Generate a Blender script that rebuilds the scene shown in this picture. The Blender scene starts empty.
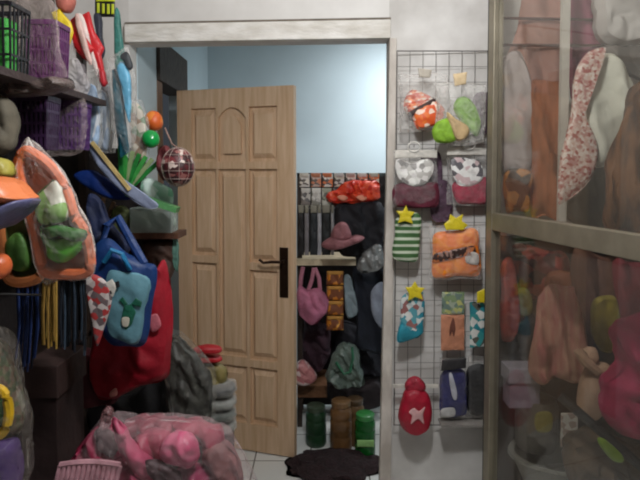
import bpy, bmesh, math, random
from mathutils import Vector, Matrix, noise

SC = bpy.context.scene
COL = SC.collection
R = random.Random(7)

# ---------------------------------------------------------------- camera
F = 560.0
CAMZ = 1.54
PITCH = math.radians(2.5)
CY = 172 + F * math.tan(PITCH)
FWD = Vector((0, math.cos(PITCH), -math.sin(PITCH)))
UP = Vector((0, math.sin(PITCH), math.cos(PITCH)))
RT = Vector((1, 0, 0))


def P(px, py, y):
    d = RT * ((px - 320) / F) + UP * (-(py - CY) / F) + FWD
    return Vector((0, 0, CAMZ)) + d * (y / d.y)


def floor_y(py):
    d = UP * (-(py - CY) / F) + FWD
    return -CAMZ / d.z * d.y


def S(px, y):
    return px * y / F


cd = bpy.data.cameras.new('camera')
cd.sensor_width = 36.0
cd.lens = 36.0 * F / 640
cd.shift_y = (CY - 240) / 640.0
cd.clip_start = 0.02
cam = bpy.data.objects.new('camera', cd)
COL.objects.link(cam)
cam.location = (0, 0, CAMZ)
cam.rotation_euler = (math.radians(90) - PITCH, 0, 0)
SC.camera = cam


# ---------------------------------------------------------------- materials
def lin(c):
    def f(v):
        v /= 255.0
        return v / 12.92 if v <= .04045 else ((v + .055) / 1.055) ** 2.4
    return (f(c[0]), f(c[1]), f(c[2]), 1)


_m = {}


def base(name):
    m = bpy.data.materials.new(name)
    m.use_nodes = True
    nt = m.node_tree
    nt.nodes.clear()
    out = nt.nodes.new('ShaderNodeOutputMaterial')
    return m, nt, out


def coords(nt, scale=(1, 1, 1)):
    tc = nt.nodes.new('ShaderNodeTexCoord')
    mp = nt.nodes.new('ShaderNodeMapping')
    mp.inputs['Scale'].default_value = scale
    nt.links.new(tc.outputs['Object'], mp.inputs['Vector'])
    return mp.outputs['Vector']


def bump(nt, vec, bs, scale, strength, dist=.01, detail=3):
    n = nt.nodes.new('ShaderNodeTexNoise')
    n.inputs['Scale'].default_value = scale
    n.inputs['Detail'].default_value = detail
    b = nt.nodes.new('ShaderNodeBump')
    b.inputs['Strength'].default_value = strength
    b.inputs['Distance'].default_value = dist
    nt.links.new(vec, n.inputs['Vector'])
    nt.links.new(n.outputs['Fac'], b.inputs['Height'])
    nt.links.new(b.outputs['Normal'], bs.inputs['Normal'])


def M(c, rough=.6, var=.18, sc=18, bmp=.25, metal=0, stretch=(1, 1, 1), c2=None):
    """coloured surface with gentle mottling"""
    k = ('M', tuple(c), rough, var, sc, bmp, metal, stretch, c2 and tuple(c2))
    if k in _m:
        return _m[k]
    m, nt, out = base('surface')
    bs = nt.nodes.new('ShaderNodeBsdfPrincipled')
    v = coords(nt, stretch)
    n = nt.nodes.new('ShaderNodeTexNoise')
    n.inputs['Scale'].default_value = sc
    n.inputs['Detail'].default_value = 4
    nt.links.new(v, n.inputs['Vector'])
    r = nt.nodes.new('ShaderNodeValToRGB')
    a = lin(c)
    b = lin(c2) if c2 else tuple(x * (1 - var * 1.6) for x in a[:3]) + (1,)
    r.color_ramp.elements[0].position = .35
    r.color_ramp.elements[1].position = .65
    r.color_ramp.elements[0].color = b
    r.color_ramp.elements[1].color = a
    nt.links.new(n.outputs['Fac'], r.inputs['Fac'])
    nt.links.new(r.outputs['Color'], bs.inputs['Base Color'])
    bs.inputs['Roughness'].default_value = rough
    bs.inputs['Metallic'].default_value = metal
    if bmp:
        bump(nt, v, bs, sc * 1.7, min(1, bmp * 1.8), .015)
    nt.links.new(bs.outputs['BSDF'], out.inputs['Surface'])
    _m[k] = m
    return m


def PT(cols, scale=30, rough=.45, stretch=(1, 1, 1), kind='VORONOI'):
    """printed pattern of flat colour patches"""
    k = ('PT', tuple(map(tuple, cols)), scale, rough, stretch, kind)
    if k in _m:
        return _m[k]
    m, nt, out = base('print')
    bs = nt.nodes.new('ShaderNodeBsdfPrincipled')
    v = coords(nt, stretch)
    r = nt.nodes.new('ShaderNodeValToRGB')
    r.color_ramp.interpolation = 'CONSTANT'
    while len(r.color_ramp.elements) < len(cols):
        r.color_ramp.elements.new(.5)
    for i, c in enumerate(cols):
        r.color_ramp.elements[i].position = i / len(cols)
        r.color_ramp.elements[i].color = lin(c)
    if kind == 'VORONOI':
        n = nt.nodes.new('ShaderNodeTexVoronoi')
        n.inputs['Scale'].default_value = scale
        nt.links.new(v, n.inputs['Vector'])
        sp = nt.nodes.new('ShaderNodeSeparateColor')
        nt.links.new(n.outputs['Color'], sp.inputs[0])
        nt.links.new(sp.outputs[0], r.inputs['Fac'])
    else:
        n = nt.nodes.new('ShaderNodeTexWave')
        n.bands_direction = kind
        n.inputs['Scale'].default_value = scale
        n.inputs['Distortion'].default_value = 1.5
        nt.links.new(v, n.inputs['Vector'])
        nt.links.new(n.outputs['Fac'], r.inputs['Fac'])
    nt.links.new(r.outputs['Color'], bs.inputs['Base Color'])
    bs.inputs['Roughness'].default_value = rough
    bump(nt, v, bs, 40, .2)
    nt.links.new(bs.outputs['BSDF'], out.inputs['Surface'])
    _m[k] = m
    return m


def FILM(c=(225, 222, 215), body=.16, rough=.18, wr=.9, sc=22, edge=.45):
    """clear crinkled plastic film"""
    k = ('F', tuple(c), body, rough, wr, sc, edge)
    if k in _m:
        return _m[k]
    m, nt, out = base('clear_film')
    bs = nt.nodes.new('ShaderNodeBsdfPrincipled')
    bs.inputs['Base Color'].default_value = lin(c)
    bs.inputs['Roughness'].default_value = rough
    v = coords(nt)
    n = nt.nodes.new('ShaderNodeTexNoise')
    n.inputs['Scale'].default_value = sc
    n.inputs['Detail'].default_value = 2
    n.inputs['Distortion'].default_value = 2.2
    b = nt.nodes.new('ShaderNodeBump')
    b.inputs['Strength'].default_value = wr
    b.inputs['Distance'].default_value = .025
    nt.links.new(v, n.inputs['Vector'])
    nt.links.new(n.outputs['Fac'], b.inputs['Height'])
    nt.links.new(b.outputs['Normal'], bs.inputs['Normal'])
    tr = nt.nodes.new('ShaderNodeBsdfTransparent')
    mx = nt.nodes.new('ShaderNodeMixShader')
    lw = nt.nodes.new('ShaderNodeLayerWeight')
    lw.inputs['Blend'].default_value = .35
    mr = nt.nodes.new('ShaderNodeMapRange')
    mr.inputs['To Min'].default_value = body
    mr.inputs['To Max'].default_value = min(.75, body + edge)
    nt.links.new(lw.outputs['Facing'], mr.inputs['Value'])
    nt.links.new(mr.outputs['Result'], mx.inputs['Fac'])
    nt.links.new(tr.outputs['BSDF'], mx.inputs[1])
    nt.links.new(bs.outputs['BSDF'], mx.inputs[2])
    nt.links.new(mx.outputs['Shader'], out.inputs['Surface'])
    _m[k] = m
    return m


def GLASS():
    if 'G' in _m:
        return _m['G']
    m, nt, out = base('hazy_glass')  # pale diffuse share mixed in below imitates reflection haze on the panes
    gl = nt.nodes.new('ShaderNodeBsdfGlossy')
    gl.inputs['Roughness'].default_value = .02
    gl.inputs['Color'].default_value = (.9, .9, .9, 1)
    tr = nt.nodes.new('ShaderNodeBsdfTransparent')
    tr.inputs['Color'].default_value = (.93, .93, .91, 1)
    df = nt.nodes.new('ShaderNodeBsdfDiffuse')
    df.inputs['Color'].default_value = lin((190, 182, 172))
    v = coords(nt, (3, 3, 1.2))
    n = nt.nodes.new('ShaderNodeTexNoise')
    n.inputs['Scale'].default_value = 2.2
    n.inputs['Detail'].default_value = 3
    nt.links.new(v, n.inputs['Vector'])
    mr = nt.nodes.new('ShaderNodeMapRange')
    mr.inputs['To Min'].default_value = .02
    mr.inputs['To Max'].default_value = .065
    nt.links.new(n.outputs['Fac'], mr.inputs['Value'])
    m1 = nt.nodes.new('ShaderNodeMixShader')
    nt.links.new(mr.outputs['Result'], m1.inputs['Fac'])
    nt.links.new(tr.outputs['BSDF'], m1.inputs[1])
    nt.links.new(df.outputs['BSDF'], m1.inputs[2])
    lw = nt.nodes.new('ShaderNodeLayerWeight')
    lw.inputs['Blend'].default_value = .5
    pw = nt.nodes.new('ShaderNodeMath'); pw.operation = 'POWER'; pw.inputs[1].default_value = 5
    fr = nt.nodes.new('ShaderNodeMath'); fr.operation = 'MULTIPLY_ADD'
    fr.inputs[1].default_value = .9; fr.inputs[2].default_value = .035
    nt.links.new(lw.outputs['Facing'], pw.inputs[0])
    nt.links.new(pw.outputs[0], fr.inputs[0])
    m2 = nt.nodes.new('ShaderNodeMixShader')
    nt.links.new(fr.outputs[0], m2.inputs['Fac'])
    nt.links.new(m1.outputs['Shader'], m2.inputs[1])
    nt.links.new(gl.outputs['BSDF'], m2.inputs[2])
    nt.links.new(m2.outputs['Shader'], out.inputs['Surface'])
    _m['G'] = m
    return m


def WOOD(c, c2, name='wood', rough=.55):
    k = ('W', c, c2)
    if k in _m:
        return _m[k]
    m, nt, out = base(name)
    bs = nt.nodes.new('ShaderNodeBsdfPrincipled')
    v = coords(nt, (14, 14, 1.1))
    n = nt.nodes.new('ShaderNodeTexNoise')
    n.inputs['Scale'].default_value = 3.2
    n.inputs['Detail'].default_value = 8
    n.inputs['Distortion'].default_value = .6
    nt.links.new(v, n.inputs['Vector'])
    r = nt.nodes.new('ShaderNodeValToRGB')
    r.color_ramp.elements[0].position = .3
    r.color_ramp.elements[1].position = .68
    r.color_ramp.elements[0].color = lin(c2)
    r.color_ramp.elements[1].color = lin(c)
    nt.links.new(n.outputs['Fac'], r.inputs['Fac'])
    nt.links.new(r.outputs['Color'], bs.inputs['Base Color'])
    bs.inputs['Roughness'].default_value = rough
    bump(nt, v, bs, 6, .12)
    nt.links.new(bs.outputs['BSDF'], out.inputs['Surface'])
    _m[k] = m
    return m


def TILE():
    m, nt, out = base('white_tile')
    bs = nt.nodes.new('ShaderNodeBsdfPrincipled')
    v = coords(nt)
    b = nt.nodes.new('ShaderNodeTexBrick')
    b.offset = 0
    b.inputs['Scale'].default_value = 1
    b.inputs['Brick Width'].default_value = .3
    b.inputs['Row Height'].default_value = .3
    b.inputs['Mortar Size'].default_value = .004
    b.inputs['Color1'].default_value = lin((226, 226, 222))
    b.inputs['Color2'].default_value = lin((214, 214, 210))
    b.inputs['Mortar'].default_value = lin((120, 118, 112))
    nt.links.new(v, b.inputs['Vector'])
    nt.links.new(b.outputs['Color'], bs.inputs['Base Color'])
    bs.inputs['Roughness'].default_value = .25
    nt.links.new(bs.outputs['BSDF'], out.inputs['Surface'])
    return m


# ---------------------------------------------------------------- mesh helpers
class MB:
    def __init__(self):
        self.bm = bmesh.new()

    def quadbox(self, c8):
        v = [self.bm.verts.new(p) for p in c8]
        for f in ((0, 1, 2, 3), (7, 6, 5, 4), (0, 4, 5, 1), (1, 5, 6, 2), (2, 6, 7, 3), (3, 7, 4, 0)):
            self.bm.faces.new([v[i] for i in f])
        return self

    def box(self, a, b):
        x0, x1 = sorted((a[0], b[0])); y0, y1 = sorted((a[1], b[1])); z0, z1 = sorted((a[2], b[2]))
        return self.quadbox([(x0, y0, z0), (x1, y0, z0), (x1, y1, z0), (x0, y1, z0),
                             (x0, y0, z1), (x1, y0, z1), (x1, y1, z1), (x0, y1, z1)][::1])

    def bar(self, p0, p1, w, t, side=None):
        """box between two points, width w across, thickness t in depth"""
        p0, p1 = Vector(p0), Vector(p1)
        d = (p1 - p0).normalized()
        n = Vector((0, 1, 0)) if side is None else Vector(side)
        if abs(d.dot(n)) > .95:
            n = Vector((1, 0, 0))
        s = d.cross(n).normalized()
        n = s.cross(d).normalized()
        s *= w / 2; n *= t / 2
        return self.quadbox([p0 - s - n, p0 + s - n, p0 + s + n, p0 - s + n,
                             p1 - s - n, p1 + s - n, p1 + s + n, p1 - s + n])

    def tube(self, pts, r, n=8, closed=False):
        pts = [Vector(p) for p in pts]
        rings = []
        k = len(pts)
        for i, p in enumerate(pts):
            if closed:
                d = pts[(i + 1) % k] - pts[i - 1]
            else:
                d = pts[min(i + 1, k - 1)] - pts[max(i - 1, 0)]
            d.normalize()
            a = Vector((0, 0, 1)) if abs(d.z) < .9 else Vector((0, 1, 0))
            u = d.cross(a).normalized(); w = d.cross(u)
            rr = r[i] if isinstance(r, (list, tuple)) else r
            rings.append([self.bm.verts.new(p + (u * math.cos(2 * math.pi * j / n) + w * math.sin(2 * math.pi * j / n)) * rr) for j in range(n)])
        for i in range(k if closed else k - 1):
            A, B = rings[i], rings[(i + 1) % k]
            for j in range(n):
                self.bm.faces.new((A[j], A[(j + 1) % n], B[(j + 1) % n], B[j]))
        if not closed:
            self.bm.faces.new(rings[0][::-1]); self.bm.faces.new(rings[-1])
        return self

    def lathe(self, prof, c, n=24, mat=None):
        c = Vector(c)
        rings = []
        for r, z in prof:
            ring = []
            for j in range(n):
                a = 2 * math.pi * j / n
                p = Vector((r * math.cos(a), r * math.sin(a), z))
                if mat:
                    p = mat @ p
                ring.append(self.bm.verts.new(c + p))
            rings.append(ring)
        for A, B in zip(rings, rings[1:]):
            for j in range(n):
                self.bm.faces.new((A[j], A[(j + 1) % n], B[(j + 1) % n], B[j]))
        self.bm.faces.new(rings[0][::-1]); self.bm.faces.new(rings[-1])
        return self

    def blob(self, c, rad, nz=0, nsc=10, sub=3, seed=0, rot=None):
        c = Vector(c)
        g = bmesh.ops.create_icosphere(self.bm, subdivisions=sub, radius=1)
        for v in g['verts']:
            q = v.co.copy()
            k = 1 + nz * noise.noise(q * nsc * .2 + Vector((seed * 3.1, seed, 0)))
            p = Vector((q.x * rad[0], q.y * rad[1], q.z * rad[2])) * k
            if rot:
                p = rot @ p
            v.co = c + p
        return self

    def prism(self, poly, n):
        """closed polygon (3D points) pushed along vector n"""
        n = Vector(n)
        a = [self.bm.verts.new(Vector(p)) for p in poly]
        b = [self.bm.verts.new(Vector(p) + n) for p in poly]
        self.bm.faces.new(a); self.bm.faces.new(b[::-1])
        for i in range(len(a)):
            j = (i + 1) % len(a)
            self.bm.faces.new((a[j], a[i], b[i], b[j]))
        return self

    def pouch(self, out, y, t, wr=.0, wsc=14, fold=0, fk=60, smooth=True, rings=10, seg=60, pw=3, yaw=0, lean=0, seed=0):
        """puffed soft shape from an outline standing at depth y; real thickness t"""
        pts = [P(a, b, y) for a, b in out]
        k = len(pts)
        res = []
        per = max(2, seg // k)
        for i in range(k):
            p0, p1, p2, p3 = pts[i - 1], pts[i], pts[(i + 1) % k], pts[(i + 2) % k]
            for j in range(per):
                u = j / per
                if smooth:
                    q = .5 * ((2 * p1) + (p2 - p0) * u + (2 * p0 - 5 * p1 + 4 * p2 - p3) * u * u + (3 * p1 - p0 - 3 * p2 + p3) * u ** 3)
                else:
                    q = p1.lerp(p2, u)
                res.append(q)
        c = sum(res, Vector()) / len(res)
        n = len(res)
        cy, sy = math.cos(yaw), math.sin(yaw)

        def place(p, h, sgn):
            x = p.x - c.x; z = p.z - c.z; yy = h * sgn
            off = Vector((0, 0, 0))
            if wr:
                off = noise.noise_vector(Vector((x * wsc + seed * 7.7, z * wsc, seed * 2.3 + sgn))) * wr
                q_ = noise.noise(Vector((x * wsc * 1.3 + z * wsc * .5, z * wsc * .8 - seed, seed * 1.7)))
                off.y += (abs(q_) * 2 - .6) * wr * .9 * sgn
                off += noise.noise_vector(Vector((x * wsc * 2.6, z * wsc * 2.6, seed + 5 * sgn))) * wr * .35
            yy += off.y
            if fold:
                yy += fold * math.sin((x + .25 * z) * fk + seed + 2 * noise.noise(Vector((x * 9, z * 5, seed))))
            yy += lean * z
            x += off.x * .4; z += off.z * .4
            return Vector((c.x + x * cy - yy * sy, c.y + x * sy + yy * cy, c.z + z))
        F_, B_ = [], []
        for i in range(rings):
            s = 1 - i / rings
            h = t / 2 * (1 - s ** pw) ** (1 / pw) if s < 1 else .0008
            rf, rb = [], []
            for p in res:
                q = c.lerp(p, s)
                rf.append(self.bm.verts.new(place(q, h, -1)))
                rb.append(self.bm.verts.new(place(q, h, 1)))
            F_.append(rf); B_.append(rb)
        cf = self.bm.verts.new(place(c, t / 2, -1)); cb = self.bm.verts.new(place(c, t / 2, 1))
        for RR, cc, fl in ((F_, cf, False), (B_, cb, True)):
            for A, Bq in zip(RR, RR[1:]):
                for j in range(n):
                    f = (A[j], A[(j + 1) % n], Bq[(j + 1) % n], Bq[j])
                    self.bm.faces.new(f[::-1] if fl else f)
            A = RR[-1]
            for j in range(n):
                f = (A[j], A[(j + 1) % n], cc)
                self.bm.faces.new(f[::-1] if fl else f)
        for j in range(n):
            self.bm.faces.new((F_[0][(j + 1) % n], F_[0][j], B_[0][j], B_[0][(j + 1) % n]))
        return self

    def basket(self, x0, x1, y0, y1, z0, z1, bars=7, rows=3, w=.006, taper=.85):
        """open lattice basket with rim and floor"""
        cx, cyy = (x0 + x1) / 2, (y0 + y1) / 2
        hx, hy = (x1 - x0) / 2, (y1 - y0) / 2

        def corner(sx, sy, v):
            k = taper + (1 - taper) * v
            return Vector((cx + sx * hx * k, cyy + sy * hy * k, z0 + (z1 - z0) * v))
        cs = [(-1, -1), (1, -1), (1, 1), (-1, 1)]
        for i in range(4):
            a, b = cs[i], cs[(i + 1) % 4]
            nrm = Vector(((a[0] + b[0]) / 2, (a[1] + b[1]) / 2, 0))
            for j in range(bars):
                u = j / (bars - 1)
                q0 = corner(*a, 0).lerp(corner(*b, 0), u); q1 = corner(*a, 1).lerp(corner(*b, 1), u)
                self.bar(q0, q1, w, w * .7, nrm)
            for r in range(rows + 1):
                v = r / rows
                self.bar(corner(*a, v), corner(*b, v), w * (2.2 if r == rows else 1.2), w * (1.6 if r == rows else .8), nrm)
        self.box((cx - hx * taper, cyy - hy * taper, z0), (cx + hx * taper, cyy + hy * taper, z0 + .004))
        return self

    def build(self, name, mat, parent=None, bev=0, smooth=True, loc=None):
        bmesh.ops.recalc_face_normals(self.bm, faces=self.bm.faces[:])
        if parent is not None:
            o0 = WORLD[parent.name]
        elif loc is not None:
            o0 = Vector(loc)
        else:
            vs = [v.co for v in self.bm.verts]
            o0 = Vector(((min(v.x for v in vs) + max(v.x for v in vs)) / 2,
                         (min(v.y for v in vs) + max(v.y for v in vs)) / 2, min(v.z for v in vs)))
        for v in self.bm.verts:
            v.co -= o0
        me = bpy.data.meshes.new(name)
        self.bm.to_mesh(me); self.bm.free()
        for f in me.polygons:
            f.use_smooth = smooth
        if mat:
            me.materials.append(mat)
        o = bpy.data.objects.new(name, me)
        COL.objects.link(o)
        if parent is None:
            o.location = o0
        else:
            o.parent = parent
        WORLD[o.name] = o0
        if smooth:
            try:
                me.set_sharp_from_angle(angle=math.radians(40))
            except Exception:
                pass
        if bev:
            md = o.modifiers.new('b', 'BEVEL'); md.width = bev; md.segments = 2; md.limit_method = 'ANGLE'
        return o


WORLD = {}


def tag(o, label, cat, group=None, kind=None):
    o['label'] = label; o['category'] = cat
    if group:
        o['group'] = group
    if kind:
        o['kind'] = kind
    return o


def thing(name, label, cat, loc, group=None):
    o = bpy.data.objects.new(name, None)
    o.empty_display_size = .05
    COL.objects.link(o)
    o.location = loc
    WORLD[o.name] = Vector(loc)
    return tag(o, label, cat, group)


def struct(name, mb, mat, bev=0):
    o = mb.build(name, mat, bev=bev, smooth=False)
    o['kind'] = 'structure'
    return o


def rect(x0, y0, x1, y1):
    return [(x0, y0), (x1, y0), (x1, y1), (x0, y1)]


def wob(pts, a, seed=0, n=3):
    """loosen a straight-sided outline"""
    r = random.Random(seed)
    o = []
    for i, p in enumerate(pts):
        q = pts[(i + 1) % len(pts)]
        for j in range(n):
            u = j / n
            o.append((p[0] + (q[0] - p[0]) * u + r.uniform(-a, a), p[1] + (q[1] - p[1]) * u + r.uniform(-a, a)))
    return o


# ---------------------------------------------------------------- setting
def FW(x):
    return 2.47 - .068 * (x - .29)


WHITE = M((232, 228, 222), .8, .07, 4, .12)
WALLM = M((226, 223, 219), .85, .14, 3.2, .2, c2=(208, 204, 199))
BLUE = M((194, 210, 216), .8, .06, 2, .1)
LINT = M((230, 226, 220), .7, .12, 9, .3, stretch=(1, 1, 3), c2=(206, 200, 190))
DARKW = WOOD((52, 30, 24), (28, 17, 14))
CEIL = 2.95

XL = P(130, 100, 2.55).x
XR = P(389, 100, 2.46).x
ZL = P(250, 39.5, 2.47).z
ZT = P(250, 21, 2.47).z


def wallseg(name, x0, x1, z0, z1, mat, t=.1, off=0, bev=0):
    mb = MB()
    mb.quadbox([(x0, FW(x0) + off, z0), (x1, FW(x1) + off, z0), (x1, FW(x1) + off + t, z0), (x0, FW(x0) + off + t, z0),
                (x0, FW(x0) + off, z1), (x1, FW(x1) + off, z1), (x1, FW(x1) + off + t, z1), (x0, FW(x0) + off + t, z1)])
    return struct(name, mb, mat, bev)


struct('floor', MB().box((-1.5, -2.2, -.05), (2.0, 4.45, 0)), TILE())
struct('ceiling', MB().box((-1.5, -2.2, CEIL), (2.0, 4.45, CEIL + .05)), WHITE)
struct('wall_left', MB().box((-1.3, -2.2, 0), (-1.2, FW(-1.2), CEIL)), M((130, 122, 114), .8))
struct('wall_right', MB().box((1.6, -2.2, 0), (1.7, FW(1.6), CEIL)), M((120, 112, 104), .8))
wallseg('wall_front_left', -1.3, XL, 0, CEIL, WALLM)
wallseg('wall_front_right', XR, 1.7, 0, CEIL, M((224, 221, 217), .85, .14, 5, .2, c2=(196, 192, 187)))
wallseg('wall_front_top', XL, XR, ZL + .004, CEIL, WALLM)
wallseg('trim_1', XL - .012, XR + .004, ZL, ZT, LINT, .05, -.028, .004)
wallseg('trim_2', XL - .014, XR + .006, ZT + .002, ZT + .012, M((120, 110, 98), .8), .02, -.014)
# worn white jamb post beside the grid
j = MB()
a0, a1 = P(380, 470, 2.44), P(391, 470, 2.44)
b0, b1 = P(390, 26, 2.44), P(397, 26, 2.44)
k0 = a0.lerp(b0, (0 - a0.z) / (b0.z - a0.z)); k1 = a1.lerp(b1, (0 - a1.z) / (b1.z - a1.z))
b0.z = b1.z = ZL
j.quadbox([k0, k1, k1 + Vector((0, .05, 0)), k0 + Vector((0, .05, 0)), b0, b1, b1 + Vector((0, .05, 0)), b0 + Vector((0, .05, 0))])
struct('trim_3', j, M((222, 214, 204), .75, .3, 12, .4, stretch=(1, 1, .4), c2=(178, 168, 158)), .003)
# back room
XB = XL + .005
struct('wall_back', MB().box((-1.1, 4.3, 0), (1.75, 4.4, CEIL)), BLUE)
struct('wall_back_right', MB().box((1.5, FW(1.5) + .11, 0), (1.6, 4.3, CEIL)), BLUE)
yD0 = 2.55 * (128 - 320) / (153 - 320) + .02
struct('wall_back_left', MB().box((XB - .1, FW(XL) + .1, 0), (XB, yD0, CEIL)), BLUE)
struct('wall_back_left_far', MB().box((XB - .1, 3.56, 0), (XB, 4.3, CEIL)), BLUE)
struct('wall_back_left_top', MB().box((XB - .1, yD0, 2.12), (XB, 3.56, CEIL)), BLUE)
struct('wall_dark_room', MB().box((-1.5, yD0, 0), (-1.45, 3.56, 2.4)), M((78, 32, 24), .9))
FR = WOOD((128, 98, 74), (92, 66, 48))
struct('trim_4', MB().box((XB - .11, yD0, 0), (XB + .006, yD0 + .09, 2.02)), FR, .003)
struct('trim_5', MB().box((XB - .11, yD0, 2.02), (XB + .02, 3.56, 2.24)), M((70, 58, 50), .7), .003)

# open panelled door
OAK = WOOD((216, 184, 152), (196, 160, 124), 'pale_wood')
YE = floor_y(459)
YH = YE * 1.07
HN = Vector((P(179, 300, YH).x, YH, .008))
HE = Vector((P(294, 300, YE).x, YE, .008))
U = (HE - HN); DW = U.length; U.normalize()
NRM = Vector((U.y, -U.x, 0))  # towards the camera
HT = P(294, 85, YE).z - .008
dr = thing('door_1', 'pale wooden panelled door standing open', 'door', HN)
dr['kind'] = 'structure'


def dp(u, v, d):
    """door point: u across 0..1, v down 0..1, d out of the face"""
    return HN + U * (u * DW) + Vector((0, 0, HT * (1 - v))) + NRM * d


def dbox(mb, u0, u1, v0, v1, d0, d1):
    mb.quadbox([dp(u0, v1, d1), dp(u1, v1, d1), dp(u1, v1, d0), dp(u0, v1, d0),
                dp(u0, v0, d1), dp(u1, v0, d1), dp(u1, v0, d0), dp(u0, v0, d0)])


core = MB(); dbox(core, 0, 1, 0, 1, -.04, -.02); core.build('core', OAK, dr, smooth=False)
cols = [(.125, .345), (.365, .605), (.63, .865)]
stile = [(0, .125), (.345, .365), (.605, .63), (.865, 1)]
fr = MB()
for u0, u1 in stile:
    dbox(fr, u0, u1, 0, 1, -.02, 0)
pan = {0: [(.052, .2), (.22, .462), (.482, .74), (.765, .925)],
       1: [(.052, .2), (.22, .74), (.765, .925)],
       2: [(.052, .2), (.22, .475), (.495, .745), (.765, .925)]}
for c, (u0, u1) in enumerate(cols):
    v = 0
    for a, b in pan[c]:
        dbox(fr, u0, u1, v, a, -.02, 0); v = b
    dbox(fr, u0, u1, v, 1, -.02, 0)
# arched head of the middle panel
u0, u1 = cols[1]
for s in range(8):
    w0 = u0 + (u1 - u0) * s / 8; w1 = u0 + (u1 - u0) * (s + 1) / 8
    q = lambda w: .052 + .028 * (abs((w - (u0 + u1) / 2) / ((u1 - u0) / 2)) ** 2.2)
    fr.quadbox([dp(w0, q(w0), 0), dp(w1, q(w1), 0), dp(w1, q(w1), -.02), dp(w0, q(w0), -.02),
                dp(w0, .0519, 0), dp(w1, .0519, 0), dp(w1, .0519, -.02), dp(w0, .0519, -.02)])
fr.build('door_frame', OAK, dr, bev=.004, smooth=False)
for c, (u0, u1) in enumerate(cols):
    for i, (a, b) in enumerate(pan[c]):
        mb = MB()
        m1, mv = .045, .022
        if c == 1 and i == 0:
            A = []
            for s in range(9):
                w = u0 + m1 + (u1 - u0 - 2 * m1) * s / 8
                A.append((w, a + mv + .03 * (abs((w - (u0 + u1) / 2) / ((u1 - u0) / 2 - m1)) ** 2.2)))
            poly = [(u0 + m1, b - mv)] + A + [(u1 - m1, b - mv)]
            mb.prism([dp(p, q_, -.021) for p, q_ in poly], NRM * .018)
        else:
            o = [dp(u0 + .02, b - .008, -.0205), dp(u1 - .02, b - .008, -.0205), dp(u1 - .02, a + .008, -.0205), dp(u0 + .02, a + .008, -.0205)]
            n = [dp(u0 + m1, b - mv, -.003), dp(u1 - m1, b - mv, -.003), dp(u1 - m1, a + mv, -.003), dp(u0 + m1, a + mv, -.003)]
            mb.quadbox(o + n)
        mb.build('panel', OAK, dr, smooth=False)
BRZ = M((58, 40, 30), .4, .2, 30, .1, .7)
pl = MB(); dbox(pl, .885, .955, .43, .565, 0, .006); pl = pl.build('lock_plate', BRZ, dr, bev=.002)
h = MB()
h.tube([dp(.925, .466, .005), dp(.925, .466, .05)], .009)
h.tube([dp(.925, .466, .05), dp(.85, .466, .055), dp(.78, .47, .052), dp(.745, .462, .05)], [.008, .008, .007, .008])
h.build('door_handle', BRZ, pl)

# loose wire hanging on the blue wall
w = MB().tube([P(188, 44, 3.9), P(190, 52, 3.9), P(184, 62, 3.9), P(188, 70, 3.9), P(183, 80, 3.9), P(186, 96, 3.9)], .004)
tag(w.build('electric_cable', M((60, 60, 62), .5)), 'dark cable dangling in front of the blue wall above the open door', 'cable')

# ---------------------------------------------------------------- grid panel and its packets
GY = 2.425


def gp(px, py):
    return P(px, py, GY)


g = thing('wire_grid_panel', 'white wire display grid on the wall between door post and glass door', 'display grid', gp(440, 425))
WIRE = M((120, 116, 112), .45, .1, 20, 0, .3)
gf = MB()
for a, b in (((397, 51), (488, 51)), ((488, 51), (486, 425)), ((394, 425), (486, 425)), ((397, 51), (394, 425))):
    gf.tube([gp(*a), gp(*b)], .0026)
gf.build('frame', WIRE, g)
gw = MB()
for i in range(1, 7):
    u = i / 7
    gw.tube([gp(397 + 91 * u, 51), gp(394 + 92 * u, 425)], .0012, 6)
for i in range(1, 24):
    v = i / 24
    y = 51 + 374 * v
    gw.tube([gp(397 - 3 * v, y), gp(488 - 2 * v, y)], .0012, 6)
gw.build('wire_mesh', WIRE, g)

CLEAR = FILM((240, 238, 234), body=.12)
CLEAR2 = FILM((240, 238, 234), body=.07)
MILKY = FILM((244, 240, 234), body=.2, wr=1.0)
HAZE = FILM((210, 190, 184), .07, .2, 1.0, 18)
YEL = M((226, 205, 40), .45, .12, 25)
STEEL = M((170, 170, 170), .3, .05, 20, 0, .9)


def hook(parent, px, py, y, wall):
    mb = MB()
    a = P(px, py, wall); b = P(px, py, y - .012)
    mb.tube([a, b, b + Vector((0, -.006, .008))], .002, 6)
    mb.build('hook', STEEL, parent)


def ring(parent, px, py, y):
    MB().tube([P(px + 6 * math.cos(a), py + 5 * math.sin(a), y) for a in [i * math.pi / 8 for i in range(16)]], .0035, 6, True).build('hanging_ring', M((226, 222, 214), .4), parent)


def packet(name, label, cat, group, y, contents, film=None, head=None, hk=None, extra=(), filmmat=None, wall=GY):
    """contents: list of (part, outline, thickness, material, dict)"""
    xs = [p for c in contents for p in c[1]]
    bx = sum(p[0] for p in xs) / len(xs); by = max(p[1] for p in xs)
    t = thing(name, label, cat, P(bx, by, y), group)
    first = None
    for i, c in enumerate(contents):
        kw = dict(wr=.006, seed=i + len(WORLD) % 13)
        kw.update(c[4] if len(c) > 4 else {})
        dy = kw.pop('dy', 0)
        host = first if first is not None and c[0] in ('label_band', 'corner_patch', 'mark', 'motif', 'collar_print', 'price_label', 'stripe') else t
        o = MB().pouch(c[1], y + dy, c[2], **kw).build(c[0], c[3], host)
        first = first or o
    if film:
        MB().pouch(film, y - .002, .055, wr=.007, wsc=22, smooth=False, seed=len(WORLD) % 17).build('plastic_bag', filmmat or CLEAR, t)
    if head:
        MB().pouch(head[0], y - .03, .008, smooth=head[2] if len(head) > 2 else False, wr=.002).build('header_card', head[1], t)
    if hk:
        hook(t, hk[0], hk[1], y, wall)
    return t


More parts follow.
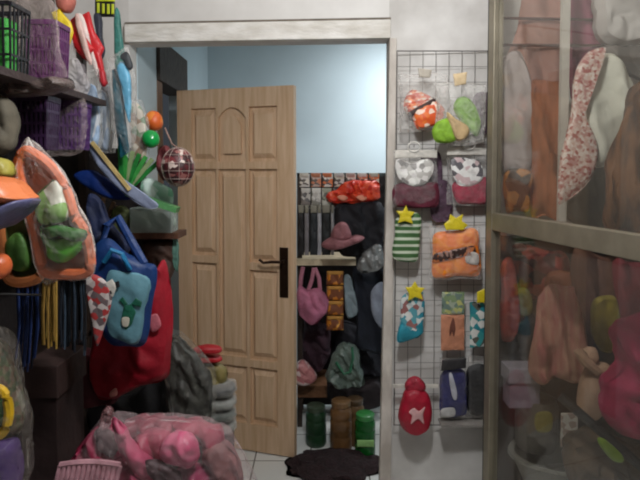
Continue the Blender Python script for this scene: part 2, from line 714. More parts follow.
PG = 'packets hanging on the wire grid'
py_ = 2.37
packet('bagged_mittens', 'clear bag holding orange and white patterned mittens at the top of the wire grid', 'packet', PG, py_ + .01,
       [('mitten', [(405, 98), (412, 90), (421, 92), (433, 99), (431, 108), (420, 116), (411, 117), (404, 108)], .05, PT([(214, 92, 60), (236, 150, 110), (205, 80, 48), (240, 220, 205)], 55, stretch=(1, 1, 2))),
        ('mitten', [(413, 113), (420, 105), (432, 101), (440, 104), (445, 112), (441, 122), (430, 127), (417, 128)], .05, PT([(232, 116, 50), (240, 210, 190), (226, 100, 52), (220, 90, 40)], 50), dict(dy=-.02)),
        ('cuff', [(409, 112), (432, 99), (434, 103), (413, 117)], .056, M((70, 48, 44)), dict(dy=-.012))],
       wob(rect(399, 74, 450, 131), 2, 3), ([(418, 68), (432, 70), (430, 78), (419, 77)], M((200, 190, 175))), (425, 72), filmmat=MILKY)
packet('bagged_mittens', 'clear bag holding lime green and beige mittens at the top of the wire grid', 'packet', PG, py_ - .075,
       [('mitten', [(454, 110), (457, 99), (466, 97), (475, 106), (481, 125), (477, 136), (466, 128)], .05, M((126, 178, 44), .7, .2, 30)),
        ('mitten', [(432, 132), (437, 122), (447, 118), (456, 122), (462, 134), (452, 142), (437, 142)], .05, M((140, 186, 50), .7, .2, 30), dict(dy=-.01)),
        ('cuff', [(447, 112), (455, 118), (469, 128), (466, 138), (456, 140), (449, 124)], .05, M((206, 176, 130), .7), dict(dy=-.025))],
       wob(rect(436, 84, 485, 144), 2, 4), ([(453, 74), (467, 72), (466, 84), (455, 86)], M((215, 190, 150))), (461, 76), filmmat=MILKY)
ring_a = packet('bagged_socks', 'clear bag with white header and burgundy socks in the second row of the grid', 'packet', PG, py_,
       [('socks', [(393, 188), (403, 182), (420, 184), (437, 183), (438, 204), (425, 208), (400, 207), (393, 203)], .045, M((104, 30, 52), .8, .25, 40)),
        ('print', [(397, 158), (412, 163), (426, 158), (434, 166), (427, 182), (412, 186), (398, 176)], .02, PT([(236, 234, 228), (150, 146, 142), (226, 222, 218), (190, 186, 180)], 45), dict(dy=-.02))],
       wob(rect(393, 150, 436, 206), 1.5, 5), (rect(395, 150, 437, 158), M((222, 216, 206), .5)), (414, 147), filmmat=CLEAR2)
ring_b = packet('bagged_socks', 'clear bag with white header and crimson socks in the second row of the grid', 'packet', PG, py_,
       [('socks', [(452, 186), (463, 178), (477, 180), (487, 178), (487, 202), (474, 204), (458, 203)], .045, M((176, 28, 66), .8, .25, 40)),
        ('print', [(451, 160), (465, 158), (480, 163), (482, 178), (470, 186), (456, 182)], .02, PT([(236, 234, 230), (206, 180, 180), (226, 222, 218), (100, 96, 100), (236, 232, 228)], 45), dict(dy=-.02))],
       wob(rect(446, 150, 488, 205), 1.5, 6), (rect(447, 148, 486, 155), M((222, 216, 206), .5)), (470, 146), filmmat=CLEAR2)
ring(ring_a, 414, 147, 2.335)
ring(ring_b, 469, 145, 2.335)
packet('striped_packet', 'green and white striped packet with yellow star tag on the wire grid', 'packet', PG, py_,
       [('contents', [(397, 217), (419, 214), (420, 236), (418, 256), (412, 262), (393, 257), (395, 236)], .03, PT([(64, 100, 58), (84, 124, 72), (196, 204, 184)], 11, stretch=(.2, 1, 1), kind='Z'))],
       None, ([(406, 205), (408, 211), (415, 212), (411, 217), (413, 224), (405, 221), (398, 223), (400, 216), (396, 211), (403, 211)], YEL), (406, 211))
packet('orange_packet', 'bright orange packet with dark lettering band and yellow tag on the wire grid', 'packet', PG, py_ - .02,
       [('contents', [(435, 234), (455, 231), (476, 229), (479, 250), (479, 274), (457, 276), (434, 277), (433, 255)], .045, PT([(244, 132, 24), (250, 150, 40), (238, 120, 20)], 40)),
        ('label_band', [(435, 254), (456, 249), (474, 246), (474, 254), (456, 258), (436, 262)], .012, PT([(60, 40, 36), (190, 110, 60), (64, 44, 40), (150, 120, 110)], 90, stretch=(1, 1, .6)), dict(dy=-.026)),
        ('corner_patch', [(467, 252), (478, 254), (478, 264), (466, 262)], .01, M((214, 206, 198)), dict(dy=-.026))],
       wob(rect(429, 227, 481, 279), 1.5, 7), ([(444, 224), (449, 220), (450, 214), (456, 218), (463, 214), (462, 221), (468, 225), (463, 230), (446, 230)], YEL), (456, 220))
packet('toy_packet', 'pale teal and white packet with crumpled yellow tag in the fourth grid row', 'packet', PG, py_,
       [('contents', [(403, 296), (423, 292), (424, 312), (421, 335), (409, 339), (398, 342), (400, 318)], .03, PT([(50, 140, 160), (216, 218, 214), (90, 160, 172), (196, 204, 204), (150, 100, 96)], 44)), 
        ('contents', [(402, 322), (411, 330), (421, 322), (421, 335), (398, 342)], .02, M((40, 146, 166)), dict(dy=-.01))],
       None, ([(405, 287), (411, 287), (415, 281), (418, 287), (425, 288), (421, 293), (423, 300), (415, 297), (408, 301), (409, 294)], YEL), (414, 288))
packet('carded_packet', 'peach carded packet with green top in the fourth grid row', 'packet', PG, py_,
       [('card', [(441, 315), (464, 315), (464, 350), (441, 350)], .012, M((206, 140, 108), .5, .12, 30), dict(smooth=False)),
        ('upper_print', [(442, 292), (464, 292), (464, 314), (442, 314)], .014, PT([(130, 150, 110), (160, 170, 150), (190, 190, 120), (110, 130, 120)], 60), dict(smooth=False)),
        ('mark', [(450, 326), (453, 318), (455, 326), (454, 336), (452, 330), (450, 336)], .006, M((120, 70, 56)), dict(dy=-.008))],
       None, None, (453, 292))
packet('carded_packet', 'white and teal packet with small yellow tag beside the glass door', 'packet', PG, py_,
       [('card', [(470, 302), (486, 300), (486, 346), (470, 348)], .014, PT([(214, 214, 208), (60, 150, 150), (220, 220, 214), (90, 90, 80), (40, 130, 140)], 40), dict(smooth=False))],
       None, ([(477, 292), (486, 288), (487, 302), (477, 303)], YEL), (481, 291))
t = packet('red_purse', 'small round red purse with white motif hanging low on the grid', 'purse', None, py_ - .01,
           [('body', [(402, 398), (405, 390), (413, 386), (422, 389), (429, 396), (432, 412), (428, 428), (416, 435), (404, 430), (398, 416)], .09, M((176, 22, 50), .45, .15, 20), dict(wr=.004)),
            ('motif', [(409, 412), (414, 408), (419, 411), (425, 407), (423, 415), (424, 424), (418, 419), (411, 424), (412, 416)], .012, M((232, 180, 180)), dict(dy=-.045, wr=0)),
            ('ruffle', [(405, 385), (410, 378), (418, 377), (425, 384), (423, 391), (408, 391)], .05, M((178, 40, 62), .6, .2, 50), dict(wr=.01))],
           None, None, (416, 381))
tag(MB().bar(P(393, 386, 2.39), P(438, 386, 2.39), .014, .012).build('hanging_rail', M((225, 220, 210), .4)), 'short white rail across the grid behind the red purse', 'rail')
packet('bagged_shirt', 'navy blue bagged shirt with white collar hanging low on the grid', 'packet', PG, py_,
       [('contents', [(441, 374), (452, 368), (465, 372), (466, 392), (465, 414), (442, 415), (440, 394)], .04, M((34, 36, 108), .6, .25, 30)),
        ('collar_print', [(449, 376), (452, 374), (457, 392), (456, 400), (452, 396)], .01, M((205, 205, 215)), dict(dy=-.024, wr=0)),
        ('price_label', [(442, 409), (454, 408), (454, 416), (442, 416)], .008, M((205, 202, 200)), dict(dy=-.022, wr=0))],
       wob(rect(440, 358, 466, 419), .6, 9), ([(442, 360), (466, 358), (466, 368), (441, 371)], M((50, 48, 50))), (453, 359), filmmat=FILM(body=.03, rough=.12))
packet('bagged_shirt', 'black bagged shirt beside the glass door low on the grid', 'packet', PG, py_ + .005,
       [('contents', [(468, 368), (486, 366), (487, 390), (486, 412), (469, 413), (467, 390)], .04, M((24, 23, 28), .6, .25, 30))],
       wob(rect(468, 356, 488, 416), .6, 10), None, (478, 360), filmmat=FILM(body=.03, rough=.12))
tag(MB().box(P(438, 420, 2.40), P(487, 425, 2.33)).build('ledge', M((150, 144, 138), .6)), 'narrow grey ledge under the bagged shirts on the grid', 'shelf')
for px, py, lab in ((431, 170, 'purple packet half hidden behind the burgundy socks bag'), (483, 112, 'dark violet packet tucked behind the lime green mittens'), (441, 200, 'dark plum packet in the gap between the two sock bags')):
    packet('plum_packet', lab, 'packet', None, 2.413, [('contents', [(px - 9, py - 16), (px + 9, py - 16), (px + 9, py + 18), (px - 9, py + 18)], .01, M((92, 66, 84), .6, .3, 30))], None, None, (px, py - 14))

# ---------------------------------------------------------------- glass door
AL = M((152, 143, 125), .38, .12, 14, .05, .55, stretch=(1, 1, 1))
GA = Vector((P(491, 200, 2.2).x, 2.2, 0))
GD = Vector((P(640, 240, 1.4).x + .012, 1.4, 0)) - GA
GL = GD.length
GD.normalize()
GN = Vector((-GD.y, GD.x, 0))
if GN.x > 0:
    GN = -GN      # toward camera side (-x)


def gq(s, z, d=0):
    return GA + GD * s + Vector((0, 0, z)) + GN * d


def gbox(mb, s0, s1, z0, z1, d0, d1):
    mb.quadbox([gq(s0, z0, d1), gq(s1, z0, d1), gq(s1, z0, d0), gq(s0, z0, d0), gq(s0, z1, d1), gq(s1, z1, d1), gq(s1, z1, d0), gq(s0, z1, d0)])


gd = thing('glass_door', 'aluminium framed glass door with two panes beside the wire grid', 'glass door', GA)
WID = 1.15
zr0, zr1 = P(490, 229, 2.2).z, P(490, 212, 2.2).z
for s0, s1 in ((0, .045), (WID - .045, WID)):
    mb = MB(); gbox(mb, s0, s1, 0.0, 2.5, -.02, .02); mb.build('stile', AL, gd, bev=.003, smooth=False)
for a, b in ((.0, .07), (zr0, zr1), (2.43, 2.5)):
    mb = MB(); gbox(mb, .045, WID - .045, a, b, -.018, .018); mb.build('rail', AL, gd, bev=.003, smooth=False)
for a, b in ((.07, zr0), (zr1, 2.43)):
    mb = MB(); gbox(mb, .045, WID - .045, a, b, -.002, .002); mb.build('glass_pane', GLASS(), gd, smooth=False)
mb = MB(); gbox(mb, -.012, 0, 0, 2.5, -.012, .016); mb.build('edge_strip', M((30, 28, 27), .6), gd, smooth=False)  # dark strip drawn along the gap beside the stile

# ---------------------------------------------------------------- behind the glass: garments and goods
RB = M((96, 58, 52), .5)
hr = thing('clothes_rail', 'pair of dark horizontal rods carrying the clothes behind the upper glass', 'clothes rail', P(570, 45, 2.28))
MB().tube([P(498, 18, 2.28), P(655, 21, 2.28)], .006).build('rod', RB, hr)
MB().tube([P(498, 45, 2.28), P(640, 46, 2.28)], .006).build('rod', RB, hr)


def garment(name, label, cat, out, y, t, mat, fold=.012, fk=55, wr=.01, group=None, extra=(), **kw):
    xs = [p[0] for p in out]
    o = MB().pouch(out, y, t, wr=wr, fold=fold, fk=fk, pw=4, seed=len(WORLD) % 19, **kw)
    if not extra:
        return tag(o.build(name, mat), label, cat, group)
    e = thing(name, label, cat, P(sum(xs) / len(xs), max(p[1] for p in out), y), group)
    o.build('cloth', mat, e)
    for nm, ol, m, tt, dy in extra:
        MB().pouch(ol, y + dy, tt, wr=.004, pw=3).build(nm, m, e)
    return e


GG = 'clothes hanging behind the glass door'
garment('hanging_dress', 'dusty rose dress shape standing in for a reflection in the upper glass pane', 'dress',
        [(533, -30), (565, -30), (568, 20), (566, 80), (550, 92), (520, 90), (507, 66), (516, 30)], 2.33, .05, M((186, 138, 124), .8, .18, 8), group=GG)  # solid dress shape built in place of a translucent reflection
garment('hanging_dress', 'magenta pink dress beside the white bag behind the upper glass pane', 'dress',
        [(569, -30), (600, -30), (598, 20), (606, 46), (590, 60), (578, 92), (569, 90)], 2.34, .05, M((172, 92, 116), .8, .18, 8), group=GG)
garment('hanging_dress', 'pale lilac long dress near the aluminium stile behind the upper glass', 'dress',
        [(505, 56), (520, 52), (530, 80), (532, 120), (530, 171), (515, 174), (500, 172), (499, 110), (500, 70)], 2.24, .06, M((190, 176, 174), .8, .12, 8), group=GG)
garment('hanging_curtain', 'burnt orange curtain hanging behind the upper glass pane', 'curtain',
        [(531, 84), (550, 82), (568, 84), (567, 130), (564, 214), (545, 216), (531, 214), (530, 150)], 2.24, .05, M((172, 98, 58), .75, .25, 10, stretch=(4, 4, .5)), fold=.012, group=GG)
garment('folded_cloth', 'short amber brown cloth under the lilac dress behind the glass', 'cloth',
        [(504, 173), (529, 171), (530, 190), (529, 211), (516, 212), (505, 210)], 2.2, .05, PT([(160, 96, 40), (110, 64, 32), (180, 120, 60), (70, 44, 26)], 24), group=GG)
garment('hanging_dress', 'white dress with pink floral shawl behind the upper glass pane', 'dress',
        [(588, 62), (600, 54), (614, 56), (628, 72), (634, 92), (622, 120), (612, 156), (594, 166), (580, 120), (582, 85)], 2.06, .08, M((226, 224, 210), .8, .08, 8), group=GG,
        extra=(('floral_shawl', [(574, 80), (580, 62), (592, 50), (606, 48), (594, 62), (585, 90), (586, 120), (598, 150), (590, 180), (565, 202), (558, 200), (560, 160), (570, 120)], PT([(206, 170, 160), (170, 96, 90), (222, 205, 196), (190, 140, 134), (214, 190, 180)], 100), .04, -.05),))
garment('hanging_coat', 'grey green long coat under the floral shawl behind the glass', 'coat',
        [(566, 196), (588, 175), (600, 150), (608, 150), (606, 228), (590, 228), (566, 218)], 2.24, .05, M((136, 132, 120), .8, .15, 10), group=GG)
garment('hanging_coat', 'tan brown coat with deep folds at the frame edge behind the upper glass', 'coat',
        [(626, 104), (634, 86), (648, 78), (670, 90), (670, 240), (640, 236), (604, 228), (608, 170), (618, 130)], 1.9, .07, M((128, 86, 54), .75, .3, 9, stretch=(3, 3, .5), c2=(52, 32, 22)), fold=.02, group=GG)
garment('storage_bag', 'puffy white bag above the rods behind the upper glass', 'bag',
        [(600, -30), (660, -30), (662, 40), (630, 45), (606, 42), (596, 20)], 2.2, .14, M((206, 200, 196), .6, .1, 8), fold=0, wr=.02)
garment('hanging_blanket', 'dark grey blanket hung above the white dress behind glass', 'blanket',
        [(600, 47), (630, 45), (665, 46), (665, 82), (640, 80), (622, 70), (604, 56)], 2.2, .05, M((112, 104, 98), .85, .2, 10))
MB().box((P(562, 40, 2.13).x, 2.13, P(566, 240, 2.13).z), (P(570, 40, 2.13).x, 2.15, CEIL)).build('reflection_bar', M((206, 198, 188), .6, .1, 8), hr, smooth=False)  # pale bar added in place of a bright reflection in the glass

bp = MB().box(P(494, 236, 2.36), (1.5, 2.385, .05))
tag(bp.build('backing_board', WOOD((74, 54, 48), (46, 32, 30)), smooth=False), 'dark brown board behind the goods in the lower glass pane', 'board')
GG2 = 'goods behind the lower glass pane'
garment('hanging_blouse', 'coral red blouse next to the aluminium stile behind the lower glass', 'blouse',
        [(502, 262), (512, 258), (518, 280), (516, 330), (508, 342), (502, 334), (501, 290)], 2.19, .06, M((176, 62, 50), .75, .25, 14), group=GG2)
garment('dark_bundle', 'navy bundle with olive patch behind the lower glass pane', 'bundle',
        [(506, 320), (522, 312), (542, 320), (540, 345), (534, 372), (515, 372), (508, 350)], 2.24, .08, M((34, 34, 52), .8, .25, 14), group=GG2, fold=0, wr=.02,
        extra=(('olive_patch', [(512, 292), (526, 288), (532, 300), (530, 314), (516, 316)], M((120, 112, 54), .8), .05, -.02),))
garment('red_blouse', 'dark red flowered blouse beneath the middle rail behind glass', 'blouse',
        [(515, 244), (545, 250), (566, 254), (572, 280), (560, 305), (540, 300), (525, 295), (518, 275)], 2.3, .06, PT([(120, 36, 32), (150, 50, 42), (70, 26, 28), (176, 66, 44), (96, 30, 30)], 22), group=GG2)
garment('orange_blouse', 'rust orange blouse between red and yellow blouses behind glass', 'blouse',
        [(546, 276), (566, 270), (590, 280), (596, 310), (582, 322), (560, 306), (545, 296)], 2.2, .06, M((138, 72, 44), .75, .2, 14), group=GG2)
garment('hanging_blouse', 'pale peach and pink streaked blouse hanging behind the lower glass pane', 'blouse',
        [(545, 288), (562, 286), (574, 288), (582, 320), (588, 372), (574, 382), (556, 378), (540, 384), (530, 370), (533, 330)], 2.03, .06, M((186, 142, 120), .85, .2, 7, stretch=(5, 5, .7), c2=(168, 98, 94)), fold=.014, fk=70, wr=.012, group=GG2)
garment('hanging_blouse', 'mustard yellow blouse hanging behind the lower glass pane', 'blouse',
        [(592, 300), (606, 296), (618, 300), (620, 325), (616, 346), (600, 350), (592, 330)], 2.0, .06, M((156, 138, 46), .75, .2, 14), group=GG2)
garment('brown_coat', 'long brown coat hanging between orange and yellow blouses behind glass', 'coat',
        [(572, 250), (600, 256), (612, 262), (614, 296), (592, 304), (590, 350), (580, 330)], 2.12, .06, M((112, 72, 58), .8, .25, 12), group=GG2)
garment('crimson_coat', 'crimson coat hanging above the magenta bag behind glass', 'coat',
        [(612, 262), (630, 262), (660, 272), (660, 330), (630, 336), (620, 320)], 1.92, .06, M((128, 44, 54), .8, .25, 12), group=GG2)
garment('magenta_bag', 'magenta cloth bag bulging by the frame behind the lower glass', 'bag',
        [(618, 330), (640, 312), (668, 320), (668, 430), (640, 436), (615, 430), (602, 412), (608, 385), (624, 366)], 1.74, .16, M((166, 26, 78), .75, .22, 12), fold=0, wr=.025, group=GG2)
# doll with bent arm
dl = thing('rag_doll', 'beige rag doll leaning on the dark pole behind the lower glass', 'doll', P(590, 424, 1.9))
SKIN = M((184, 148, 122), .8, .12, 14)
MB().pouch([(586, 372), (598, 362), (610, 366), (614, 382), (606, 404), (592, 420), (580, 416), (580, 395)], 1.9, .1, wr=.006).build('body', SKIN, dl)
MB().blob(P(590, 356, 1.9), (.03, .03, .033), .15, 8).build('head', SKIN, dl)
MB().tube([P(584, 356, 1.87), P(578, 350, 1.87), P(586, 362, 1.86), P(598, 372, 1.86)], [.014, .016, .018, .016]).build('arm', SKIN, dl)
bx = thing('cardboard_box', 'lilac grey box above the pale tub behind the lower glass', 'box', P(521, 400, 2.1))
MB().box(P(510, 372, 2.1), P(532, 400, 2.18)).build('body', M((150, 142, 160), .6), bx, bev=.003, smooth=False)
MB().box(P(509, 369, 2.09), P(533, 375, 2.185)).build('lid', M((168, 160, 172), .6), bx, bev=.003, smooth=False)
tc = thing('storage_canister', 'grey canister with yellow sticker standing in the tub behind glass', 'canister', P(536, 444, 2.16))
c0 = P(536, 446, 2.16); hh = P(536, 400, 2.16).z - c0.z; rr = S(21, 2.16)
MB().lathe([(rr * .9, 0), (rr, .02), (rr, hh * .9), (rr * .9, hh), (rr * .88, hh + .01), (.002, hh + .012)], c0).build('body', M((94, 90, 84), .5), tc)
MB().pouch([(536, 414), (551, 413), (551, 430), (537, 431)], 2.16 - rr, .012, wr=0).build('sticker', M((150, 140, 62), .6), tc)
cc = MB().box(P(562, 414, 1.98), P(576, 446, 1.99))
tag(cc.build('price_card', PT([(206, 200, 190), (170, 150, 140), (214, 208, 198)], 50), smooth=False), 'small upright white card beside the grey canister behind glass', 'card')
tb = thing('plastic_tub', 'wide pale grey round tub at the bottom behind the lower glass', 'tub', P(545, 500, 2.0))
c0 = P(580, 456, 2.17); rr = S(70, 2.17)
prof = [(rr * .75, -.12), (rr * .8, -.11), (rr * .98, .0), (rr * 1.04, .005), (rr * 1.03, .018), (rr * .94, .014), (rr * .78, -.1), (.002, -.1)]
MB().lathe(prof, c0, 40, Matrix.Scale(.62, 3, Vector((0, 1, 0)))).build('basin', M((148, 146, 138), .45, .12, 10), tb)
# keep the tub on a low stand
st = MB().box((c0.x - .2, 2.06, 0), (c0.x + .2, 2.26, c0.z - .122))
tag(st.build('low_stand', M((60, 48, 44), .7), smooth=False), 'dark low stand carrying the pale tub behind glass', 'stand')
tag(MB().tube([P(560, 396, 1.84), P(652, 476, 1.7)], .016).build('folded_umbrella', M((34, 30, 32), .5)), 'dark slanting umbrella across the lower glass pane', 'umbrella')
tag(MB().pouch([(598, 438), (606, 440), (622, 455), (622, 462), (612, 460), (600, 446)], 1.72, .03).build('lime_packet', M((128, 160, 48), .5)), 'lime green packet under the dark umbrella behind glass', 'packet', GG2)
garment('olive_cloth', 'crumpled olive brown cloth heap low behind the glass', 'cloth',
        [(566, 446), (590, 430), (620, 440), (650, 450), (660, 500), (600, 505), (570, 480)], 1.9, .14, M((104, 84, 66), .85, .3, 12), fold=0, wr=.03, group=GG2)

# ---------------------------------------------------------------- back room shelf seen through the opening
BY = 3.3
rk = thing('stock_rack', 'dark stock rack against the back room goods with pale board', 'rack', (P(340, 400, BY).x, BY + .15, 0))
rx0, rx1 = P(297, 300, BY).x, P(400, 300, BY).x
RD = WOOD((58, 44, 36), (36, 28, 24))
ztop = P(340, 173, BY).z
MB().box((rx0, BY + .3, .02), (rx1, BY + .32, ztop)).build('back_panel', M((44, 38, 38), .8), rk, smooth=False)
for x in (rx0, rx1 - .03):
    for yy in (BY + .02, BY + .27):
        MB().box((x, yy, 0), (x + .03, yy + .03, ztop)).build('post', RD, rk, smooth=False)
MB().box((rx0, BY + .02, ztop - .02), (rx1, BY + .05, ztop)).build('top_rail', M((52, 66, 66), .5), rk, smooth=False)
MB().box(P(296, 259.5, BY - .03), (P(356, 262, BY - .03).x, BY + .28, P(340, 265.5, BY - .03).z)).build('shelf_board', M((206, 190, 160), .6), rk, smooth=False)
zlow = P(310, 386, BY).z
MB().box((rx0, BY + .0, zlow - .07), (P(327, 390, BY).x, BY + .28, zlow)).build('low_shelf', M((120, 82, 54), .6), rk, smooth=False)
MB().box((rx0, BY + .03, P(340, 208, BY).z - .01), (rx1, BY + .06, P(340, 208, BY).z)).build('hanging_bar', STEEL, rk, smooth=False)

cset = [(222, 214, 204), (204, 130, 96), (216, 120, 70), (210, 204, 200), (196, 170, 160), (226, 222, 214), (200, 196, 180)]
names = ['white', 'pink', 'orange', 'pearl', 'rose', 'cream', 'sage']
for i in range(7):
    x = 299.5 + i * 11.6
    t = thing('hair_clip_card', f'{names[i]} topped card atop the back rack, ' + ['beside the door edge', 'second from the door edge', 'third from the door edge', 'in mid row', 'above the red bag end', 'above the red bag', 'next to the door post'][i], 'card', P(x + 5, 187, BY), 'cards on the upper row of the back rack')
    MB().pouch(rect(x, 173, x + 10, 187), BY - .02, .012, smooth=False, wr=.002).build('card', PT([cset[i], cset[(i + 3) % 7], (90, 80, 74), cset[i]], 50, stretch=(1, 1, 1.4)), t)
    MB().pouch(rect(x + 1, 173, x + 9, 177), BY - .03, .01, smooth=False).build('header', M(cset[i]), t)
lows = ['charcoal print', 'pale grey print', 'sage print', 'black print']
for i in range(4):
    x = 301 + i * 10.5
    t = thing('hair_clip_card', f'{lows[i]} card in the second row of the back rack, ' + ['nearest the door edge', 'below the pink card', 'below the orange card', 'touching the red bag'][i], 'card', P(x + 5, 205, BY), 'cards in the second row of the back rack')
    MB().pouch(rect(x, 188, x + 9.5, 206), BY - .025, .012, smooth=False, wr=.002).build('card', PT([[(190, 186, 180), (120, 112, 108), (90, 86, 86)], [(206, 204, 198), (130, 128, 120), (180, 176, 170)], [(150, 154, 136), (196, 196, 186), (100, 100, 92)], [(60, 50, 48), (110, 60, 50), (40, 36, 36)]][i], 44), t)
red = thing('red_bag', 'bright red orange crinkled bag on the upper row of the back rack', 'bag', P(352, 203, BY))
MB().pouch([(326, 195), (338, 189), (346, 182), (360, 180), (376, 181), (380, 190), (377, 200), (362, 202), (345, 203), (330, 201)], BY - .07, .09, wr=.02, wsc=26).build('contents', PT([(214, 62, 34), (230, 84, 50), (198, 46, 28)], 30), red)
for a, b in ((337, 3), (356, 5)):
    MB().pouch([(a, 197), (a + 6, 195), (a + 11, 198), (a + 6, 201)], BY - .12, .012).build('printed_spot', M((236, 150, 120)), red)
# hanging strips
sx = [(298, 304, (28, 26, 28)), (304.5, 309, (128, 124, 128)), (310, 317.5, (34, 40, 44)), (317.5, 321.5, (176, 176, 182)), (322, 330.5, (26, 30, 32)), (331, 334, (168, 166, 168))]
lab = ['black hanging strap at the door edge of the back rack', 'mid grey hanging ribbon next to the black strap', 'slate black hanging belt between two pale ribbons', 'wider pale ribbon between two dark belts', 'broad black hanging belt in mid rack', 'thin pale ribbon beside the dark clothes']
for (a, b, c), l in zip(sx, lab):
    e = thing('hanging_strap', l, 'strap', P((a + b) / 2, 256, BY), 'straps hanging in the back rack')
    MB().pouch(rect(a, 206, b, 255), BY - .02, .02, smooth=False, wr=.004).build('strap', M(c, .6), e)
    MB().pouch([(a, 205), (b, 205), (b - .5, 213), (a + .5, 213)], BY - .035, .012, smooth=False).build('clasp', M((130, 126, 112), .5), e)
garment('dark_clothes', 'nearly black clothes bundle hung above the silver bag in the back rack', 'clothes',
        [(336, 206), (356, 204), (382, 204), (384, 235), (380, 258), (358, 257), (338, 250)], BY - .06, .08, M((32, 30, 36), .8, .3, 16), fold=.012, wr=.02)
ht = thing('sun_hat', 'dusky pink floppy hat lying in front of the dark clothes', 'hat', P(343, 247, BY - .12))
HATM = M((150, 96, 100), .8, .2, 25)
MB().pouch([(331, 240), (333, 228), (340, 222), (347, 224), (352, 238), (342, 242)], BY - .19, .12, wr=.006).build('crown', HATM, ht)
MB().pouch([(321, 244), (331, 237), (345, 239), (358, 235), (365, 238), (354, 244), (338, 249), (326, 249)], BY - .2, .16, wr=.008).build('brim', HATM, ht)
garment('hanging_silver_bag', 'shiny silver grey bag beside the door post in the back rack', 'bag',
        [(357, 266), (362, 254), (370, 248), (381, 246), (384, 262), (374, 271), (362, 272)], BY - .17, .1, M((140, 140, 138), .25, .2, 20, .5, .3), fold=0, wr=.02)
pb = thing('pink_bag', 'pink cloth bag hanging by its handles under the pale board', 'bag', P(312, 325, BY))
MB().pouch([(299, 286), (308, 290), (318, 288), (327, 296), (328, 308), (322, 318), (312, 325), (302, 318), (297, 305)], BY - .1, .12, wr=.015).build('body', M((196, 116, 144), .75, .2, 16), pb)
for q in ([(300, 290), (301, 278), (303, 267)], [(308, 291), (312, 280), (314, 268)], [(320, 290), (319, 278), (315, 268)]):
    MB().tube([P(a, b, BY - .09) for a, b in q], .012).build('handle', M((186, 120, 138), .75), pb)
ol = ['topmost of the orange packets under the pale board', 'second orange packet down under the pale board', 'third orange packet down under the pale board', 'lowest of the orange packets under the pale board']
for i in range(4):
    y0 = 271 + i * 15
    e = thing('orange_packet', ol[i], 'packet', P(335, y0 + 14, BY), 'orange packets under the pale board')
    MB().pouch(rect(326.5, y0, 343.5, y0 + 14), BY - .05, .05, smooth=False, wr=.006, seed=i).build('contents', PT([(206, 128, 40), (160, 84, 30), (222, 156, 60), (120, 66, 34)], 38), e)
    MB().pouch(rect(327, y0, 343, y0 + 3.5), BY - .07, .02, smooth=False).build('seal', M((196, 140, 60)), e)
garment('hanging_towel', 'pale blue grey towel hanging beside the orange packets', 'towel',
        [(344, 279), (350, 276), (354, 290), (358, 312), (350, 318), (346, 312)], BY - .05, .04, M((136, 150, 156), .85, .15, 16))
garment('hanging_jeans', 'dark indigo jeans hanging near the door post in the back rack', 'jeans',
        [(353, 270), (368, 272), (384, 270), (384, 348), (366, 350), (356, 345), (357, 315)], BY, .1, M((30, 34, 46), .85, .25, 16), fold=.02,
        extra=(('pale_patch', [(372, 290), (384, 284), (384, 326), (376, 322), (371, 308)], M((150, 156, 170), .85), .03, -.07),))
wb = thing('carrier_bag', 'crumpled pale green and white carrier bag in the back rack', 'bag', P(343, 387, BY))
MB().pouch([(326, 376), (332, 360), (338, 346), (348, 343), (358, 348), (361, 366), (363, 384), (350, 387), (335, 386)], BY - .12, .14, wr=.03, wsc=18).build('body', M((112, 126, 116), .35, .2, 16, .5), wb)
for q in ([(336, 362), (344, 374), (350, 372)], [(350, 372), (353, 358), (352, 347)]):
    MB().tube([P(a, b, BY - .2) for a, b in q], .008).build('printed_line', M((50, 110, 80)), wb)
garment('pink_cloth', 'folded pink and white cloth on the low brown shelf', 'cloth',
        [(295, 366), (303, 360), (312, 368), (317, 378), (308, 384), (295, 382)], BY - .06, .1, PT([(196, 130, 130), (214, 190, 186), (180, 110, 112)], 40), fold=0)
garment('dark_sacks', 'dark sacks piled above the jars in the back room', 'sack',
        [(330, 388), (336, 381), (352, 385), (378, 380), (384, 402), (362, 410), (344, 408), (331, 402)], BY + .16, .12, M((46, 36, 38), .85, .3, 14), fold=0, wr=.012)
garment('plum_clothes', 'plum coloured clothes heap under the pink bag', 'clothes',
        [(304, 318), (312, 322), (328, 326), (330, 352), (320, 370), (304, 366)], BY + .16, .16, M((64, 38, 50), .85, .3, 14), fold=0, wr=.03)
garment('navy_clothes', 'navy clothes hanging behind the carrier bag', 'clothes',
        [(344, 320), (384, 345), (384, 372), (360, 376), (334, 374), (334, 335)], BY + .2, .1, M((36, 34, 42), .85, .3, 14), fold=.015, wr=.02)


def jar(label, px, py0, py1, w, y, mat, lid, liq=None, name='jar', rough=0):
    y = floor_y(py1 - 3)
    c = P(px, py1, y); c.z = 0
    H = P(px, py0, y).z; r = S(w / 2, y)
    e = thing(name, label, 'jar', c, 'jars on the back room floor')
    MB().lathe([(r * .9, 0), (r, .015), (r, H * .28), (r * .95, H * .31), (r, H * .34), (r, H * .6), (r * .95, H * .63), (r, H * .66), (r, H * .8), (r * .8, H * .88)], c).build('body', mat, e)
    MB().lathe([(r * .86, H * .88), (r * .9, H * .89), (r * .9, H * .985), (r * .82, H), (.002, H)], c).build('lid', lid, e)
    return e


